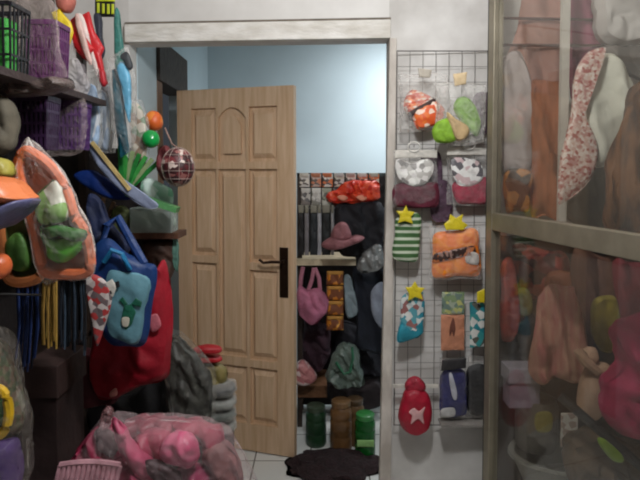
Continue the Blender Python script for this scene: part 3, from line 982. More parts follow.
jar('green tin jar with a dark lid nearest the open door', 316, 405, 447, 21, 3.14, M((38, 70, 44), .3, .2, 14), M((70, 84, 66), .4))
jar('amber brown ringed jar between the two green jars', 341, 400, 452, 22, 3.09, M((124, 88, 54), .3, .25, 10), M((126, 92, 58), .4))
jar('bright green jar with pale green label beside the door post', 365, 413, 458, 21, 3.03, M((22, 96, 36), .25, .2, 14), M((60, 140, 70), .3))
jar('tall dull brown jar tucked behind the amber jar', 355, 398, 446, 18, 3.2, M((120, 90, 56), .4, .2, 14), M((96, 74, 52), .4))
MB().pouch([(357, 440), (374, 440), (374, 447), (357, 447)], floor_y(455) - S(10.5, 2.95) - .004, .01, smooth=False).build('label_sticker', M((150, 196, 120)), bpy.data.objects['jar.002'])
# mat on the floor
mt = MB()
ctr = P(333, 474, 2.86); ctr.z = .0
g_ = bmesh.ops.create_icosphere(mt.bm, subdivisions=4, radius=1)
for v in g_['verts']:
    q = v.co.copy()
    k = 1 + .3 * noise.noise(q * 2.2)
    v.co = Vector((ctr.x + q.x * .235 * k, ctr.y + q.y * .16 * k, max(.002, .004 + max(0, q.z) * (.05 + .035 * noise.noise(q * 4)))))
tag(mt.build('floor_mat', M((46, 26, 28), .9, .35, 40, .6)), 'rumpled dark maroon mat on the white tiled floor of the doorway', 'mat')

# ---------------------------------------------------------------- stock on the left
DK = M((40, 33, 32), .85)
rkL = thing('display_rack', 'dark display rack along the side wall under the hanging toys', 'rack', (-1.03, 1.8, 0))
MB().box((-1.19, .9, .05), (-1.17, 2.42, 2.0)).build('back_panel', DK, rkL, smooth=False)
MB().box((-1.17, 2.36, 1.3), (-.74, 2.385, 1.64)).build('end_panel', DK, rkL, smooth=False)
MB().box((-1.17, 2.36, .05), (-.64, 2.385, 1.3)).build('end_panel', DK, rkL, smooth=False)
for yy in (.95, 2.32):
    for x in (-1.16, -1.0):
        MB().box((x, yy, 0), (x + .03, yy + .03, 2.05)).build('post', RD, rkL, smooth=False)
for z in (.25, .85, 1.28):
    MB().box((-1.165, .95, z), (-.97, 2.35, z + .02)).build('shelf', RD, rkL, smooth=False)
zs = P(30, 80, 1.55).z
tag(MB().box((-1.16, 1.0, zs - .025), (-.74, 1.95, zs - .006)).build('wall_shelf', M((58, 44, 42), .7), smooth=False), 'dark shelf board carrying the lattice baskets near the top', 'shelf')
# small ledge sticking out towards the door
lg = MB().box(P(92, 233, 2.2), (P(178, 236, 2.2).x, 2.34, P(140, 239, 2.2).z))
tag(lg.build('wall_shelf', WOOD((104, 66, 46), (70, 44, 32)), smooth=False), 'thin brown shelf jutting out beside the open door', 'shelf')

# baskets
BK = 'plastic baskets on the upper shelf'


def bask(label, px0, py0, px1, py1, y, dep, mat, inner=None, film=None, group=BK, nb=8):
    a, b = P(px0, py1, y), P(px1, py0, y)
    e = thing('plastic_basket', label, 'basket', ((a.x + b.x) / 2, y + dep / 2, a.z), group)
    MB().basket(a.x, b.x, y, y + dep, a.z, b.z, nb, 4 if nb > 6 else 3, .007 if nb > 6 else .005).build('lattice', mat, e, smooth=False)
    if inner:
        MB().box((a.x + .02, y + .02, a.z + .008), (b.x - .02, y + dep - .02, b.z - .03)).build('lining', inner, e, bev=.01, smooth=False)
    if film:
        MB().pouch(film, y - .015, .06, wr=.012, wsc=16, seed=px0 % 7).build('plastic_bag', HAZE, e)
    return e


PUR = M((84, 44, 108), .4, .15, 20)
bask('black lattice basket with bright green lining on the upper shelf', -26, 3, 10, 79, 1.5, .1, M((26, 24, 30), .4), M((66, 166, 66), .6), nb=6)
bask('mauve lattice basket in crumpled clear plastic on the upper shelf', 26, 22, 54, 76, 1.72, .1, M((98, 44, 96), .4, .15, 20), M((176, 104, 124), .7), [(18, 0), (40, -10), (56, 10), (60, 50), (66, 78), (40, 86), (14, 84), (20, 40)])
BH = 'purple baskets hanging under the upper shelf'
bask('dark purple basket hanging under the black lattice basket', 12, 98, 46, 148, 1.6, .08, M((58, 34, 66), .4, .15, 20), M((40, 26, 44), .7), None, BH)
bask('violet basket with pale handles below the mauve basket', 50, 103, 80, 148, 1.78, .08, PUR, M((66, 42, 76), .7), [(42, 92), (66, 84), (84, 100), (86, 130), (82, 152), (60, 156), (44, 150)], BH)
tag(MB().pouch([(-6, 80), (30, 84), (66, 78), (74, 86), (50, 94), (20, 97), (-8, 94)], 1.5, .1, wr=.012).build('plastic_sheet', FILM((120, 104, 98), .55, .3)), 'loose dusty plastic sheet draped over the edge of the upper shelf', 'plastic sheet')
tag(MB().pouch([(-8, 98), (10, 100), (16, 120), (12, 150), (-8, 152)], 1.45, .08, wr=.01).build('stuffed_bag', M((112, 104, 88), .8, .3, 14)), 'grey beige stuffed bag at the frame edge below the black basket', 'bag')

# toys pinned to the wall at the top
TY = 2.3
TG = 'toy packets pinned high on the wall'


def toy(label, cat, name, parts, y, group=TG, film=None, hk=None):
    return packet(name, label, cat, group, y, parts, film, None, hk, wall=y + .1, filmmat=CLEAR2)


toy('salmon pink paper ball at the top above the yellow pennant', 'ball', 'paper_ball',
    [('body', [(58, -6), (66, -10), (74, -2), (72, 8), (66, 13), (58, 8)], .06, M((196, 112, 96), .7))], 1.9, None)
toy('yellow paper pennant drooping beside the red aeroplane packet', 'pennant', 'paper_pennant',
    [('body', [(52, 12), (60, 9), (71, 22), (73, 32), (69, 46), (66, 64), (62, 42), (56, 30)], .02, M((232, 202, 40), .5), dict(smooth=False)),
     ('tail', [(64, 52), (67, 50), (67, 66), (64, 68)], .01, M((206, 170, 60), .5))], 1.88, None)
toy('red aeroplane toy packet with white stripe beside the yellow pennant', 'toy', 'toy_aeroplane',
    [('body', [(71, 20), (78, 14), (83, 34), (95, 50), (90, 54), (91, 64), (83, 58), (73, 46)], .03, M((206, 34, 40), .45), dict(smooth=False)),
     ('stripe', [(75, 16), (79, 16), (86, 38), (92, 62), (88, 62), (80, 40)], .02, M((226, 190, 180), .45), dict(dy=-.018))], 1.95)
toy('longer red aeroplane toy packet pointing down past the navy one', 'toy', 'toy_aeroplane',
    [('body', [(83, 15), (89, 12), (95, 32), (104, 48), (101, 56), (108, 84), (101, 85), (92, 62), (84, 38)], .03, M((200, 30, 38), .45), dict(smooth=False)),
     ('stripe', [(78, 16), (83, 16), (89, 36), (98, 70), (95, 72), (86, 42)], .02, M((230, 214, 206), .45), dict(dy=-.018)),
     ('tail', [(98, 72), (104, 70), (106, 84), (102, 86)], .03, M((190, 40, 50), .45), dict(dy=-.01))], 2.0)
toy('dark navy toy figure hanging below the black and yellow card', 'toy', 'toy_figure',
    [('body', [(94, 14), (101, 16), (102, 36), (105, 52), (100, 62), (93, 58), (97, 42), (96, 26)], .03, M((44, 48, 62), .6))], 2.15)
c_ = thing('hanging_card', 'black card with yellow bars at the top of the picture', 'card', P(105, 18, 2.2), None)
MB().pouch(rect(95, -2, 115, 17), 2.2, .012, smooth=False).build('card', M((28, 28, 22), .5), c_)
for a, b in ((97, 3), (102, 3.5), (107, 4), (111.5, 4)):
    MB().pouch(rect(a, b, a + 2.6, b + 10), 2.188, .006, smooth=False).build('yellow_bar', M((196, 206, 40), .5), c_)
MB().pouch(rect(96, -1, 115, 1.5), 2.188, .006, smooth=False).build('yellow_edge', M((206, 216, 40), .5), c_)
toy('teal tube shaped packet hanging from the wall by the lintel end', 'toy', 'toy_packet',
    [('body', [(115, 12), (120, 14), (122, 36), (125, 60), (121, 80), (115, 70)], .03, M((70, 138, 128), .5, .2, 30))], 2.3)
toy('dark teal packet with sky blue half beside the lintel end', 'toy', 'toy_packet',
    [('dark_half', [(112, 70), (118, 68), (123, 90), (126, 120), (129, 152), (121, 158), (115, 120)], .03, M((10, 84, 100), .4, .2, 20), dict(smooth=False)),
     ('blue_half', [(117, 66), (124, 62), (130, 76), (131, 100), (130, 122), (126, 112), (121, 86)], .03, M((104, 172, 204), .4, .15, 20), dict(dy=-.02)),
     ('black_tip', [(120, 56), (127, 52), (133, 66), (129, 70), (124, 62)], .02, M((52, 56, 60)), dict(dy=-.025))], 1.98,
    film=[(108, 60), (128, 45), (136, 80), (136, 140), (128, 158), (112, 130)])
for i, (x0, yy0, x1, yy1, c, l) in enumerate(((85, 84, 97, 146, (156, 184, 216), 'pale blue bagged toy beside the violet basket'), (95, 90, 107, 150, (176, 192, 214), 'icy blue bagged toy between two other bagged toys'), (101, 84, 111, 150, (190, 186, 196), 'lavender white bagged toy next to the dark teal packet'))):
    toy(l, 'toy', 'bagged_toy', [('body', [(x0, yy0 + 4), (x0 + 6, yy0), (x1, yy0 + 8), (x1 + 3, yy1 - 20), (x1, yy1), (x0 + 3, yy1 - 3), (x0 + 1, yy0 + 30)], .04, PT([c, tuple(int(q * .75) for q in c), (206, 210, 216), c], 20, stretch=(2, 1, .7)))], 1.98 + i * .06,
        'bagged toys in a row', [(x0 - 4, yy0 - 12), (x1 + 2, yy0 - 16), (x1 + 5, yy1 - 30), (x1 + 4, yy1 + 3), (x0 - 1, yy1 + 2)])
toy('pink and grey plastic wrapped toy behind the mauve basket', 'toy', 'bagged_toy',
    [('body', [(52, 34), (60, 30), (64, 44), (62, 62), (66, 80), (58, 84), (52, 70)], .05, PT([(196, 120, 140), (176, 160, 156), (150, 110, 120)], 20))], 1.92, None,
    [(50, 26), (68, 24), (76, 60), (84, 84), (70, 96), (52, 90)])
toy('grey white crumpled wrapping hanging below the red aeroplanes', 'wrapping', 'plastic_wrapping',
    [('film', [(64, 66), (76, 58), (84, 70), (90, 86), (84, 98), (72, 92), (66, 84)], .05, FILM((196, 190, 190), .5, .25)),
     ('card', [(76, 66), (84, 64), (86, 76), (80, 82)], .02, M((92, 84, 86)))], 1.92, None)
toy('cream card packet with printed pictures beside the green ball', 'packet', 'picture_packet',
    [('card', [(130, 106), (139, 104), (145, 120), (147, 150), (143, 160), (133, 158), (131, 130)], .02, PT([(196, 180, 156), (150, 120, 96), (206, 196, 180), (120, 140, 110)], 34))], 2.12, None,
    [(129, 100), (142, 100), (149, 124), (149, 162), (131, 160)])
tag(MB().blob(P(154, 121, 2.22), (.036, .036, .04), .1, 6).build('toy_ball', PT([(214, 98, 40), (226, 130, 50), (200, 84, 36)], 24)), 'orange ball above the green ball beside the door frame', 'ball')
tag(MB().blob(P(151, 139, 2.1), (.033, .033, .034), .05, 6).build('toy_ball', M((22, 158, 72), .2, .12, 12)), 'shiny green ball under the orange ball', 'ball')
nb = thing('net_ball', 'dark red and white patterned ball in a net in front of the door', 'ball', P(178, 188, 1.95))
cN = P(178, 167, 1.95)
MB().blob(cN, (.056, .056, .066), .03, 6).build('ball', PT([(110, 40, 44), (206, 186, 176), (84, 30, 36), (150, 96, 90), (60, 28, 30)], 60), nb)
nn = MB()
for k in range(5):
    a = math.pi * k / 5
    nn.tube([cN + Vector((math.cos(a) * .0585 * math.cos(q), math.sin(a) * .0585 * math.cos(q), .0685 * math.sin(q))) for q in [i * 2 * math.pi / 24 for i in range(24)]], .0008, 5, True)
for zz in (-.6, -.2, .2, .6):
    rr = .0585 * math.sqrt(1 - zz * zz)
    nn.tube([cN + Vector((math.cos(q) * rr, math.sin(q) * rr, zz * .0685)) for q in [i * 2 * math.pi / 24 for i in range(24)]], .0008, 5, True)
nn.build('net', M((190, 170, 160)), nb)
MB().tube([cN + Vector((0, 0, .066)), P(172, 144, 1.96), P(165, 128, 2.0)], .003, 6).build('cord', M((150, 120, 110)), nb)
tag(MB().pouch([(158, 150), (168, 146), (172, 160), (166, 180), (158, 172)], 2.05, .06, wr=.012).build('red_net_bag', M((110, 40, 44), .7, .3, 30)), 'dark red net bag beside the patterned ball', 'bag')

# kites and sticks lying on the shelf edge
kt = thing('paper_kite', 'blue and silver paper kite lying point down below the bagged toys', 'kite', P(120, 200, 2.0))
MB().pouch([(74, 176), (92, 170), (110, 180), (136, 196), (120, 200), (98, 194)], 1.98, .02, wr=.004).build('blue_sail', M((22, 50, 118), .4, .2, 12), kt)
MB().pouch([(86, 140), (92, 142), (112, 166), (132, 186), (158, 204), (146, 208), (120, 190), (98, 166)], 1.94, .015, wr=.003).build('silver_sail', M((150, 160, 186), .35, .15, 14), kt)
MB().bar(P(92, 142, 1.93), P(130, 190, 1.93), .012, .01).build('yellow_spar', M((206, 180, 120), .5), kt)
gk = thing('folding_fan', 'green slatted paper fan behind the cream card packet', 'fan', P(136, 186, 2.05))
for k in range(7):
    MB().bar(P(122 + k, 190, 2.04 + k * .006), P(120 + k * 6.5, 146 + k * 2.6, 2.04 + k * .006), .016, .005).build('slat', M([(30, 130, 52), (62, 160, 70), (150, 170, 120)][k % 3], .5), gk)
tag(MB().pouch([(140, 186), (148, 178), (166, 186), (173, 192), (172, 206), (160, 206), (146, 200)], 2.06, .06, wr=.006).build('green_carton', PT([(150, 190, 170), (196, 214, 206), (110, 176, 140)], 26)), 'pale mint wrapped carton on the goods by the door', 'carton')
gl_ = MB().bar(P(128, 193, 1.98), P(178, 210, 1.98), .02, .05)
tag(gl_.build('green_ruler', M((90, 150, 92), .4)), 'slanting green plastic ruler on top of the clear box', 'ruler')
cb = thing('clear_box', 'clear plastic box of pale goods on the thin brown shelf', 'box', P(153, 232, 2.2))
MB().box(P(129, 208, 2.2), P(178, 231, 2.3)).build('box', FILM((190, 206, 200), .4, .2, .3), cb, bev=.006, smooth=False)
MB().pouch([(134, 213), (150, 210), (172, 214), (174, 228), (150, 230), (134, 228)], 2.25, .07, wr=.01).build('contents', PT([(186, 200, 190), (150, 164, 150), (216, 226, 224)], 24), cb)
for i, (a, b, c, l) in enumerate((((96, 232), (104, 198), (120, 88, 60), 'tan wooden stick nearest the orange basket on the brown shelf'), ((102, 232), (114, 202), (96, 72, 50), 'darker wooden stick in mid bundle on the brown shelf'), ((110, 232), (118, 206), (138, 104, 74), 'short pale stick beside the olive pouch on the brown shelf'))):
    tag(MB().bar(P(*a, 2.26), P(*b, 2.26), .014, .012).build('wooden_stick', M(c)), l, 'stick', 'wooden sticks on the brown shelf')
garment('olive_pouch', 'olive green pouch between the sticks and the clear box', 'pouch', [(112, 212), (122, 205), (130, 214), (131, 231), (114, 232)], 2.24, .06, M((84, 92, 46), .7, .3, 20), fold=0)
garment('brown_bundle', 'brown bundle under the thin shelf next to the door', 'bundle', [(142, 242), (160, 240), (176, 242), (177, 262), (170, 280), (158, 270), (146, 258)], 2.26, .06, M((84, 58, 46), .7, .35, 20), fold=0, wr=.015)
garment('teal_strap', 'small pale teal strap hanging against the door edge', 'strap', [(173, 240), (178, 242), (179, 262), (177, 272), (173, 262)], 2.24, .02, M((110, 156, 140), .7), fold=0)

# orange fruit baskets in plastic
def fruit(label, rim, inner, greens, y, film, omat, seed, dy):
    xs = [p[0] for p in rim]
    e = thing('orange_basket', label, 'basket', P(sum(xs) / len(xs), max(p[1] for p in rim), y), 'orange baskets in plastic wrap')
    pts = [P(a, b, y) for a, b in rim]
    c = sum(pts, Vector()) / len(pts)
    # tray: outer rim tube, sloping sides back to a floor
    mb = MB()
    n = len(pts)
    sm = []
    for i in range(n):
        p0, p1, p2, p3 = pts[i - 1], pts[i], pts[(i + 1) % n], pts[(i + 2) % n]
        for u in (0, .25, .5, .75):
            sm.append(.5 * ((2 * p1) + (p2 - p0) * u + (2 * p0 - 5 * p1 + 4 * p2 - p3) * u * u + (3 * p1 - p0 - 3 * p2 + p3) * u ** 3))
    mb.tube(sm, .013, 8, True)
    mb.build('rim', omat, e)
    mb = MB()
    r0 = [mb.bm.verts.new(p) for p in sm]
    r1 = [mb.bm.verts.new(c.lerp(p, .86) + Vector((0, .022, 0))) for p in sm]
    r2 = [mb.bm.verts.new(c.lerp(p, .84) + Vector((0, .028, 0))) for p in sm]
    r3 = [mb.bm.verts.new(c.lerp(p, 1.02) + Vector((0, .006, 0))) for p in sm]
    for A, B in ((r0, r1), (r2, r3)):
        for i in range(len(sm)):
            k = (i + 1) % len(sm)
            mb.bm.faces.new((A[i], A[k], B[k], B[i]))
    mb.bm.faces.new(r1); mb.bm.faces.new(r2[::-1])
    mb.build('tray', inner, e)
    for nm, ol, m, dd in greens:
        MB().pouch(ol, y + dd, .05, wr=.01, seed=seed).build(nm, m, e)
    if film:
        MB().pouch(film, y - .01, .07, wr=.012, wsc=14, seed=seed).build('plastic_bag', FILM((240, 232, 224), body=.08, wr=.8), e)
    MB().tube([P((rim[0][0] + rim[1][0]) / 2 + 6, rim[0][1], y), P(28, 138, y + .03)], .003, 6).build('tie', M((210, 205, 200)), e)
    return e


OR = M((226, 112, 62), .45, .12, 14)
fruit('orange basket with light and dark green prints wrapped in clear plastic',
      [(24, 152), (34, 154), (52, 168), (66, 190), (74, 215), (86, 236), (89, 270), (62, 274), (44, 270), (36, 240), (26, 200), (18, 170)],
      M((226, 136, 104), .5, .12, 10),
      [('pale_print', [(34, 200), (46, 186), (58, 178), (66, 196), (70, 216), (56, 224), (40, 222)], PT([(196, 200, 176), (150, 190, 110), (206, 206, 190), (126, 170, 84)], 22), -.004),
       ('green_print', [(42, 232), (56, 238), (70, 234), (86, 236), (80, 250), (66, 262), (50, 258), (46, 246)], PT([(90, 176, 52), (120, 196, 70), (76, 156, 44)], 14), -.006),
       ('dark_green_band', [(42, 226), (56, 224), (72, 228), (87, 232), (80, 242), (62, 236), (48, 238)], M((56, 112, 48)), -.014)],
      1.3, [(26, 140), (34, 142), (58, 164), (76, 200), (92, 236), (92, 276), (60, 280), (40, 276), (20, 190), (18, 160)], OR, 3, 0)
fruit('second orange basket with dull green lining hanging behind the wrapped one',
      [(2, 205), (14, 200), (28, 206), (36, 236), (42, 262), (40, 276), (26, 282), (10, 280), (4, 262), (0, 230)],
      M((84, 104, 52), .6, .25, 12), [('green_print', [(8, 240), (20, 232), (30, 244), (32, 266), (18, 272), (9, 262)], M((82, 128, 54), .6, .2, 16), .01)], 1.4, None, M((206, 124, 72), .45, .12, 14), 5, .05)
sb = thing('spinning_top', 'orange and slate blue rounded toy at the frame edge before the orange basket', 'toy', P(4, 232, 1.15))
MB().pouch([(-30, 184), (-8, 176), (12, 180), (26, 194), (31, 200), (10, 206), (-30, 208)], 1.15, .14, wr=.004).build('orange_half', M((220, 122, 70), .4, .12, 12), sb)
MB().pouch([(-30, 206), (8, 204), (30, 198), (31, 204), (20, 216), (4, 228), (-12, 232), (-30, 230)], 1.15, .14, wr=.004).build('blue_half', M((98, 98, 134), .4, .15, 12), sb)
tag(MB().pouch([(-10, 160), (2, 158), (10, 164), (12, 176), (-8, 182)], 1.25, .06).build('yellow_toy', M((170, 160, 70), .5)), 'dull yellow toy above the orange and slate blue toy', 'toy')
tag(MB().blob(P(0, 266, 1.2), (.022, .03, .028)).build('toy_ball', M((226, 112, 62), .4)), 'orange ball under the second orange basket', 'ball')

# hanging cords
def cords(label, x0, x1, y0, y1, n, col, y, seed, sp=0):
    r = random.Random(seed)
    e = thing('bundle_of_cords', label, 'cords', P((x0 + x1) / 2, y1, y), 'cord bundles hanging below the orange baskets')
    for i in range(n):
        x = x0 + (x1 - x0) * (i + .5) / n
        c = col[i % len(col)]
        yy = y + r.uniform(-.02, .02)
        dx = r.uniform(-2, 2)
        MB().tube([P(x, y0, yy), P(x + dx, (y0 + y1) / 2, yy), P(x + dx * .5 + sp, y1 - r.uniform(0, 18), yy)], .0032, 6).build('cord', M(c, .6), e)
    MB().bar(P(x0 - 1, y0, y), P(x1 + 1, y0, y), .012, .05).build('clip', M((60, 52, 50)), e)


cords('dark blue cord bundle hanging nearest the frame edge', 16, 38, 282, 372, 14, [(24, 40, 82), (30, 52, 104), (20, 26, 44)], 1.55, 2, -3)
cords('yellow cord bundle hanging between blue and slate cords', 43, 57, 276, 352, 10, [(176, 140, 62), (150, 116, 52), (196, 164, 80)], 1.5, 4)
cords('slate grey cord bundle hanging beside the spotted pennant', 60, 86, 276, 356, 16, [(40, 52, 66), (28, 34, 44), (60, 76, 92), (22, 22, 28)], 1.6, 6)
tag(MB().tube([P(0, 294, 1.5), P(44, 295, 1.5)], .003, 6).build('rack_rod', STEEL), 'thin steel rod crossing the dark blue cords', 'rod')
garment('spotted_pennant', 'white pennant with red and grey print beside the blue tote bag', 'pennant',
        [(83, 278), (92, 274), (106, 282), (112, 300), (104, 328), (97, 346), (92, 320), (88, 298)], 1.7, .02, PT([(190, 176, 172), (176, 60, 60), (110, 96, 98), (206, 196, 192)], 55), fold=0, wr=.003)
# blue tote
tt = thing('tote_bag', 'blue tote bag with pale blue front and green plant print', 'bag', P(125, 346, 1.75))
MB().pouch([(92, 250), (108, 238), (126, 252), (146, 262), (157, 268), (153, 300), (146, 342), (128, 346), (108, 342), (96, 316), (90, 280)], 1.75, .07, wr=.006, seed=2).build('body', M((20, 56, 112), .5, .18, 12), tt)
fp = MB().pouch([(108, 270), (128, 268), (152, 276), (148, 308), (141, 342), (122, 341), (108, 326)], 1.74, .07, wr=.004, pw=4, seed=2).build('front_panel', M((104, 152, 166), .5, .14, 10), tt)
gm = M((28, 100, 78), .5)
for ol in ([(121, 322), (124, 306), (131, 304), (136, 312), (132, 324), (126, 330)], [(124, 306), (119, 300), (123, 297), (128, 304)], [(131, 304), (136, 298), (142, 302), (141, 307), (135, 306)]):
    MB().pouch(ol, 1.703, .005, wr=0, smooth=False).build('plant_print', gm, fp)
MB().pouch([(122, 318), (129, 318), (128, 326), (123, 326)], 1.699, .004, wr=0).build('white_print', M((220, 214, 196), .5), fp)
for ol, m in (([(104, 284), (112, 279), (117, 286), (113, 297), (105, 294)], M((222, 216, 206))), ([(108, 288), (113, 288), (113, 295), (109, 295)], M((36, 34, 36))), ([(115, 282), (119, 281), (120, 287), (116, 288)], M((30, 30, 34)))):
    MB().pouch(ol, 1.70, .006, wr=0, smooth=False).build('patch_print', m, fp)
MB().tube([P(100, 256, 1.75), P(106, 226, 1.78), P(118, 218, 1.8), P(134, 246, 1.76), P(144, 264, 1.75)], .014, 8).build('handle', M((26, 60, 120), .5), tt)
MB().tube([P(104, 262, 1.71), P(112, 250, 1.7), P(122, 254, 1.7), P(130, 270, 1.71)], .008, 8).build('front_handle', M((30, 120, 170), .5), tt)
garment('blue_drape', 'dark navy cloth hanging behind the blue tote handles', 'cloth',
        [(88, 196), (100, 200), (110, 222), (130, 246), (118, 262), (96, 262), (88, 230)], 1.85, .06, M((22, 34, 70), .7, .25, 14), fold=.008)
rb = thing('red_bag', 'large red cloth bag with pink square patch below the blue tote', 'bag', P(128, 398, 1.9))
MB().pouch([(96, 330), (112, 318), (140, 330), (156, 272), (166, 262), (172, 300), (171, 350), (166, 378), (140, 386), (116, 398), (98, 396), (90, 372)], 1.88, .1, wr=.012, seed=4).build('body', M((176, 16, 40), .6, .22, 10), rb)
MB().pouch([(149, 318), (157, 314), (161, 326), (152, 332)], 1.825, .014, wr=0).build('patch', M((206, 110, 122), .6), rb)
MB().pouch([(110, 392), (116, 388), (117, 395), (111, 397)], 1.84, .02, wr=0).build('tag', M((190, 120, 110), .6), rb)
garment('maroon_cloth', 'dark maroon cloth draped behind the red bag', 'cloth',
        [(60, 356), (90, 350), (120, 380), (116, 402), (90, 406), (64, 396)], 2.06, .08, M((82, 18, 28), .8, .25, 12), fold=.01)
garment('black_cloth', 'black cloth hanging between the red bag and the pink bag', 'cloth',
        [(92, 392), (130, 396), (160, 372), (166, 400), (166, 425), (130, 428), (92, 428)], 2.2, .08, M((26, 24, 26), .8, .25, 12), fold=.012)
cbx = thing('dark_carton', 'dark brown carton standing below the cord bundles', 'carton', P(52, 480, 1.75))
MB().box(P(20, 372, 1.75), P(86, 500, 1.95)).build('body', M((58, 40, 38), .7, .2, 8), cbx, bev=.004, smooth=False)
MB().box(P(19, 366, 1.74), P(87, 374, 1.96)).build('lid', M((66, 46, 42), .7, .2, 8), cbx, bev=.004, smooth=False)
# bottom corner bag
cg = thing('bagged_toys', 'clear bag of green and brown toys with yellow ring at the frame edge', 'bag', P(6, 500, 1.3))
MB().pouch([(-24, 346), (-4, 342), (6, 356), (16, 392), (22, 420), (12, 440), (-24, 446)], 1.32, .1, wr=.012).build('green_toys', PT([(70, 80, 48), (86, 66, 50), (48, 62, 36), (100, 88, 68)], 80), cg)
MB().tube([P(-4 + 13 * math.cos(a), 412 + 24 * math.sin(a), 1.24) for a in [i * math.pi / 12 for i in range(24)]], .011, 8, True).build('yellow_ring', M((226, 180, 34), .4), cg)
MB().pouch([(-8, 396), (2, 394), (6, 408), (0, 420), (-8, 418)], 1.25, .03).build('green_disc', M((40, 130, 70), .4), cg)
MB().pouch([(-20, 444), (6, 438), (16, 448), (16, 500), (-20, 500)], 1.3, .1, wr=.01).build('purple_base', M((84, 58, 120), .5, .2, 14), cg)
MB().pouch([(-30, 332), (-8, 324), (6, 342), (18, 390), (27, 430), (22, 500), (-30, 500)], 1.28, .14, wr=.015, wsc=14, seed=8).build('plastic_bag', FILM((200, 190, 178), .05, .14, .9, 22, .2), cg)

# grey wrapped stack beside the door
gw_ = 'wrapped goods stacked beside the door'
t = thing('wrapped_roll', 'grey clear wrapped roll leaning beside the red bag', 'roll', P(195, 422, 2.25), gw_)
MB().pouch([(168, 345), (178, 336), (192, 350), (204, 366), (212, 380), (208, 440), (188, 455), (172, 400)], 2.1, .1, wr=.02, wsc=16).build('contents', M((66, 66, 58), .5, .5, 20, c2=(24, 24, 22)), t)
MB().pouch([(165, 338), (178, 330), (196, 346), (214, 368), (216, 388), (211, 444), (186, 457), (168, 396)], 2.08, .12, wr=.02, wsc=16).build('plastic_wrap', FILM((190, 186, 176), .08, .12, .9, 22, .2), t)
t = thing('red_slippers', 'pair of red slippers stuck out of the wrapped goods by the door', 'slippers', P(208, 362, 2.3))
for k, yy in enumerate((348, 357)):
    MB().pouch([(194, yy), (206, yy - 3), (220, yy - 1), (221, yy + 4), (206, yy + 5), (195, yy + 4)], 2.28 + k * .02, .06).build('slipper', M((186, 30, 40), .5), t)
t = thing('yellow_bag', 'dull yellow wrapped bag just below the red slippers', 'bag', P(212, 386, 2.3), gw_)
MB().pouch([(200, 366), (214, 362), (227, 370), (225, 384), (208, 386)], 2.32, .08, wr=.01).build('body', M((140, 126, 72), .5, .2, 14), t)
sl = ['dark grey folded packet on top of the low stack by the door', 'pale grey folded packet in the middle of the low stack by the door', 'slate green folded packet near the bottom of the low stack by the door', 'grey white packet at the very bottom of the low stack by the door']
for i, (yy, c) in enumerate(((388, (52, 52, 54)), (401, (140, 142, 136)), (413, (60, 72, 66)), (425, (120, 118, 110)))):
    e = thing('folded_packet', sl[i], 'packet', P(216, yy + 7, 2.3), 'low stack of packets by the door')
    MB().pouch([(198, yy - 4), (216, yy - 5), (232, yy - 4), (234, yy + 3), (216, yy + 5), (198, yy + 4)], 2.3, .14, wr=.005, seed=i).build('contents', M(c, .5, .2, 16), e)
    MB().pouch([(197, yy - 5), (216, yy - 6), (234, yy - 5), (235, yy + 4), (216, yy + 6), (197, yy + 5)], 2.3, .15, wr=.006, seed=i + 3).build('plastic_wrap', FILM(body=.14), e)
zst = P(216, 433, 2.3).z
tag(MB().box((P(166, 400, 2.3).x, 2.04, 0), (P(232, 400, 2.3).x, 2.36, zst)).build('storage_crate', M((70, 62, 58), .7), bev=.005, smooth=False), 'dull grey crate carrying the low stack by the door', 'crate')

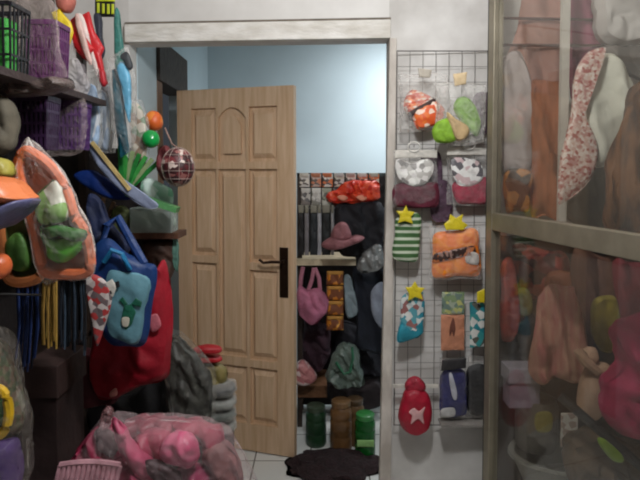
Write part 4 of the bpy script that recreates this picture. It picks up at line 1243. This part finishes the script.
# big pink bag in front
bigY = 1.6
bg = thing('pink_goods_bag', 'big clear plastic bag full of pink hats and baskets in the foreground', 'bag', P(155, 500, bigY))
PK = M((196, 62, 104), .5, .2, 10)
PKL = M((222, 120, 150), .45, .15, 10)
GR = M((92, 74, 74), .6, .25, 16)
PK2 = M((186, 44, 88), .5, .3, 12)
for nm, ol, dy, tk, m, fo in (
        ('pink_hat', [(66, 476), (78, 448), (94, 430), (112, 424), (124, 436), (128, 456), (122, 484), (90, 490)], .01, .1, PK2, .012),
        ('grey_lining', [(94, 432), (102, 428), (112, 434), (118, 446), (113, 456), (104, 454), (97, 444)], -.03, .03, M((84, 62, 62), .6, .25, 16), .004),
        ('hat_brim', [(112, 422), (120, 420), (130, 438), (146, 458), (166, 478), (158, 486), (136, 474), (120, 452)], -.06, .04, M((206, 92, 124), .45, .2, 12), .006),
        ('pink_hat', [(124, 420), (150, 418), (176, 420), (182, 432), (160, 440), (140, 438)], .06, .1, M((160, 42, 70), .5, .3, 12), .01),
        ('pink_hat', [(134, 440), (150, 430), (168, 432), (172, 452), (160, 466), (142, 456)], .0, .08, M((176, 54, 86), .5, .3, 12), .01),
        ('pink_cap', [(160, 446), (170, 434), (184, 432), (196, 442), (200, 458), (190, 466), (174, 464), (162, 458)], -.07, .07, M((214, 100, 134), .4, .15, 10), .004),
        ('pink_hat', [(112, 462), (128, 462), (150, 480), (170, 492), (168, 506), (112, 506)], -.04, .1, M((176, 52, 92), .5, .3, 12), .012),
        ('grey_lining', [(146, 460), (162, 464), (180, 474), (178, 484), (160, 482), (148, 472)], -.085, .03, M((78, 54, 58), .6, .25, 16), .004),
        ('pink_hat', [(172, 424), (194, 420), (214, 426), (224, 440), (212, 452), (198, 440), (184, 432)], .03, .1, M((160, 46, 74), .5, .3, 12), .012),
        ('pink_cap', [(176, 472), (194, 466), (210, 474), (216, 500), (178, 502)], -.03, .1, M((150, 48, 84), .5, .3, 12), .01),
        ('brown_lining', [(202, 448), (222, 444), (238, 458), (243, 484), (228, 502), (214, 492), (206, 468)], .0, .1, M((140, 84, 84), .6, .35, 14), .012)):
    MB().pouch(ol, bigY + dy, tk, wr=.012, wsc=20, fold=fo, fk=110, seed=len(ol) + ol[0][0] % 9).build(nm, m, bg)
rbk = MB()
for i in range(13):
    x = 56 + i * 5
    rbk.tube([P(x + 4, 466 - 3 * math.sin(i / 12 * math.pi), 1.47), P(x, 482, 1.46), P(x - 2, 505, 1.47)], .0065, 6)
rbk.tube([P(56 + i * 5 + 4, 465 - 3 * math.sin(i / 12 * math.pi), 1.47) for i in range(13)], .008, 6)
rbk.build('ribbed_basket', M((214, 160, 170), .45), bg)
MB().pouch([(56, 484), (74, 460), (92, 432), (104, 418), (112, 419), (130, 421), (182, 420), (216, 430), (238, 444), (248, 466), (249, 505), (56, 508)], bigY - .02, .24, wr=.018, wsc=13, rings=12, seg=72, seed=6).build('plastic_bag', FILM((236, 212, 214), .07, .08, 1.0, 14, .32), bg)  # pinkish film tint stands in for pink reflected on the clear bag
MB().pouch([(100, 424), (104, 408), (111, 410), (112, 423), (106, 429)], bigY - .03, .05, wr=.01).build('knot', FILM((150, 110, 112), .6, .2), bg)
zt = P(155, 507, bigY).z
tbm = thing('low_table', 'low wooden table under the big pink bag', 'table', (-.55, 1.6, 0))
MB().box((-.85, 1.38, zt - .03), (-.28, 1.8, zt - .004)).build('tabletop', DARKW, tbm, smooth=False)
for x in (-.83, -.33):
    for yy in (1.4, 1.75):
        MB().box((x, yy, 0), (x + .03, yy + .03, zt - .03)).build('leg', DARKW, tbm, smooth=False)

# ---------------------------------------------------------------- light
def area(name, loc, rot, sx, sy, pw, col=(1, 1, 1)):
    l = bpy.data.lights.new(name, 'AREA')
    l.shape = 'RECTANGLE'; l.size = sx; l.size_y = sy; l.energy = pw; l.color = col
    o = bpy.data.objects.new(name, l); COL.objects.link(o)
    o.location = loc; o.rotation_euler = rot
    return o


l = bpy.data.lights.new('bulb_light', 'POINT')
l.energy = 60; l.shadow_soft_size = .09; l.color = (.97, .985, 1.0)
lo = bpy.data.objects.new('bulb_light', l); COL.objects.link(lo); lo.location = (.12, 1.0, 2.38)
area('back_room_light', (.75, 3.6, 2.4), (math.radians(25), 0, 0), .5, .3, 19, (.97, .98, 1))
wd = bpy.data.worlds.new('world'); SC.world = wd
wd.use_nodes = True
wd.node_tree.nodes['Background'].inputs[0].default_value = (.75, .85, 1, 1)
wd.node_tree.nodes['Background'].inputs[1].default_value = .05

vs = SC.view_settings
vs.view_transform = 'Standard'; vs.look = 'None'; vs.gamma = 1; vs.use_curve_mapping = False
vs.exposure = 0
SC.cycles.transparent_max_bounces = 24
SC.cycles.max_bounces = 8
SC.cycles.use_denoising = True
SC.cycles.filter_width = 2.0
SC.cycles.sample_clamp_indirect = 4
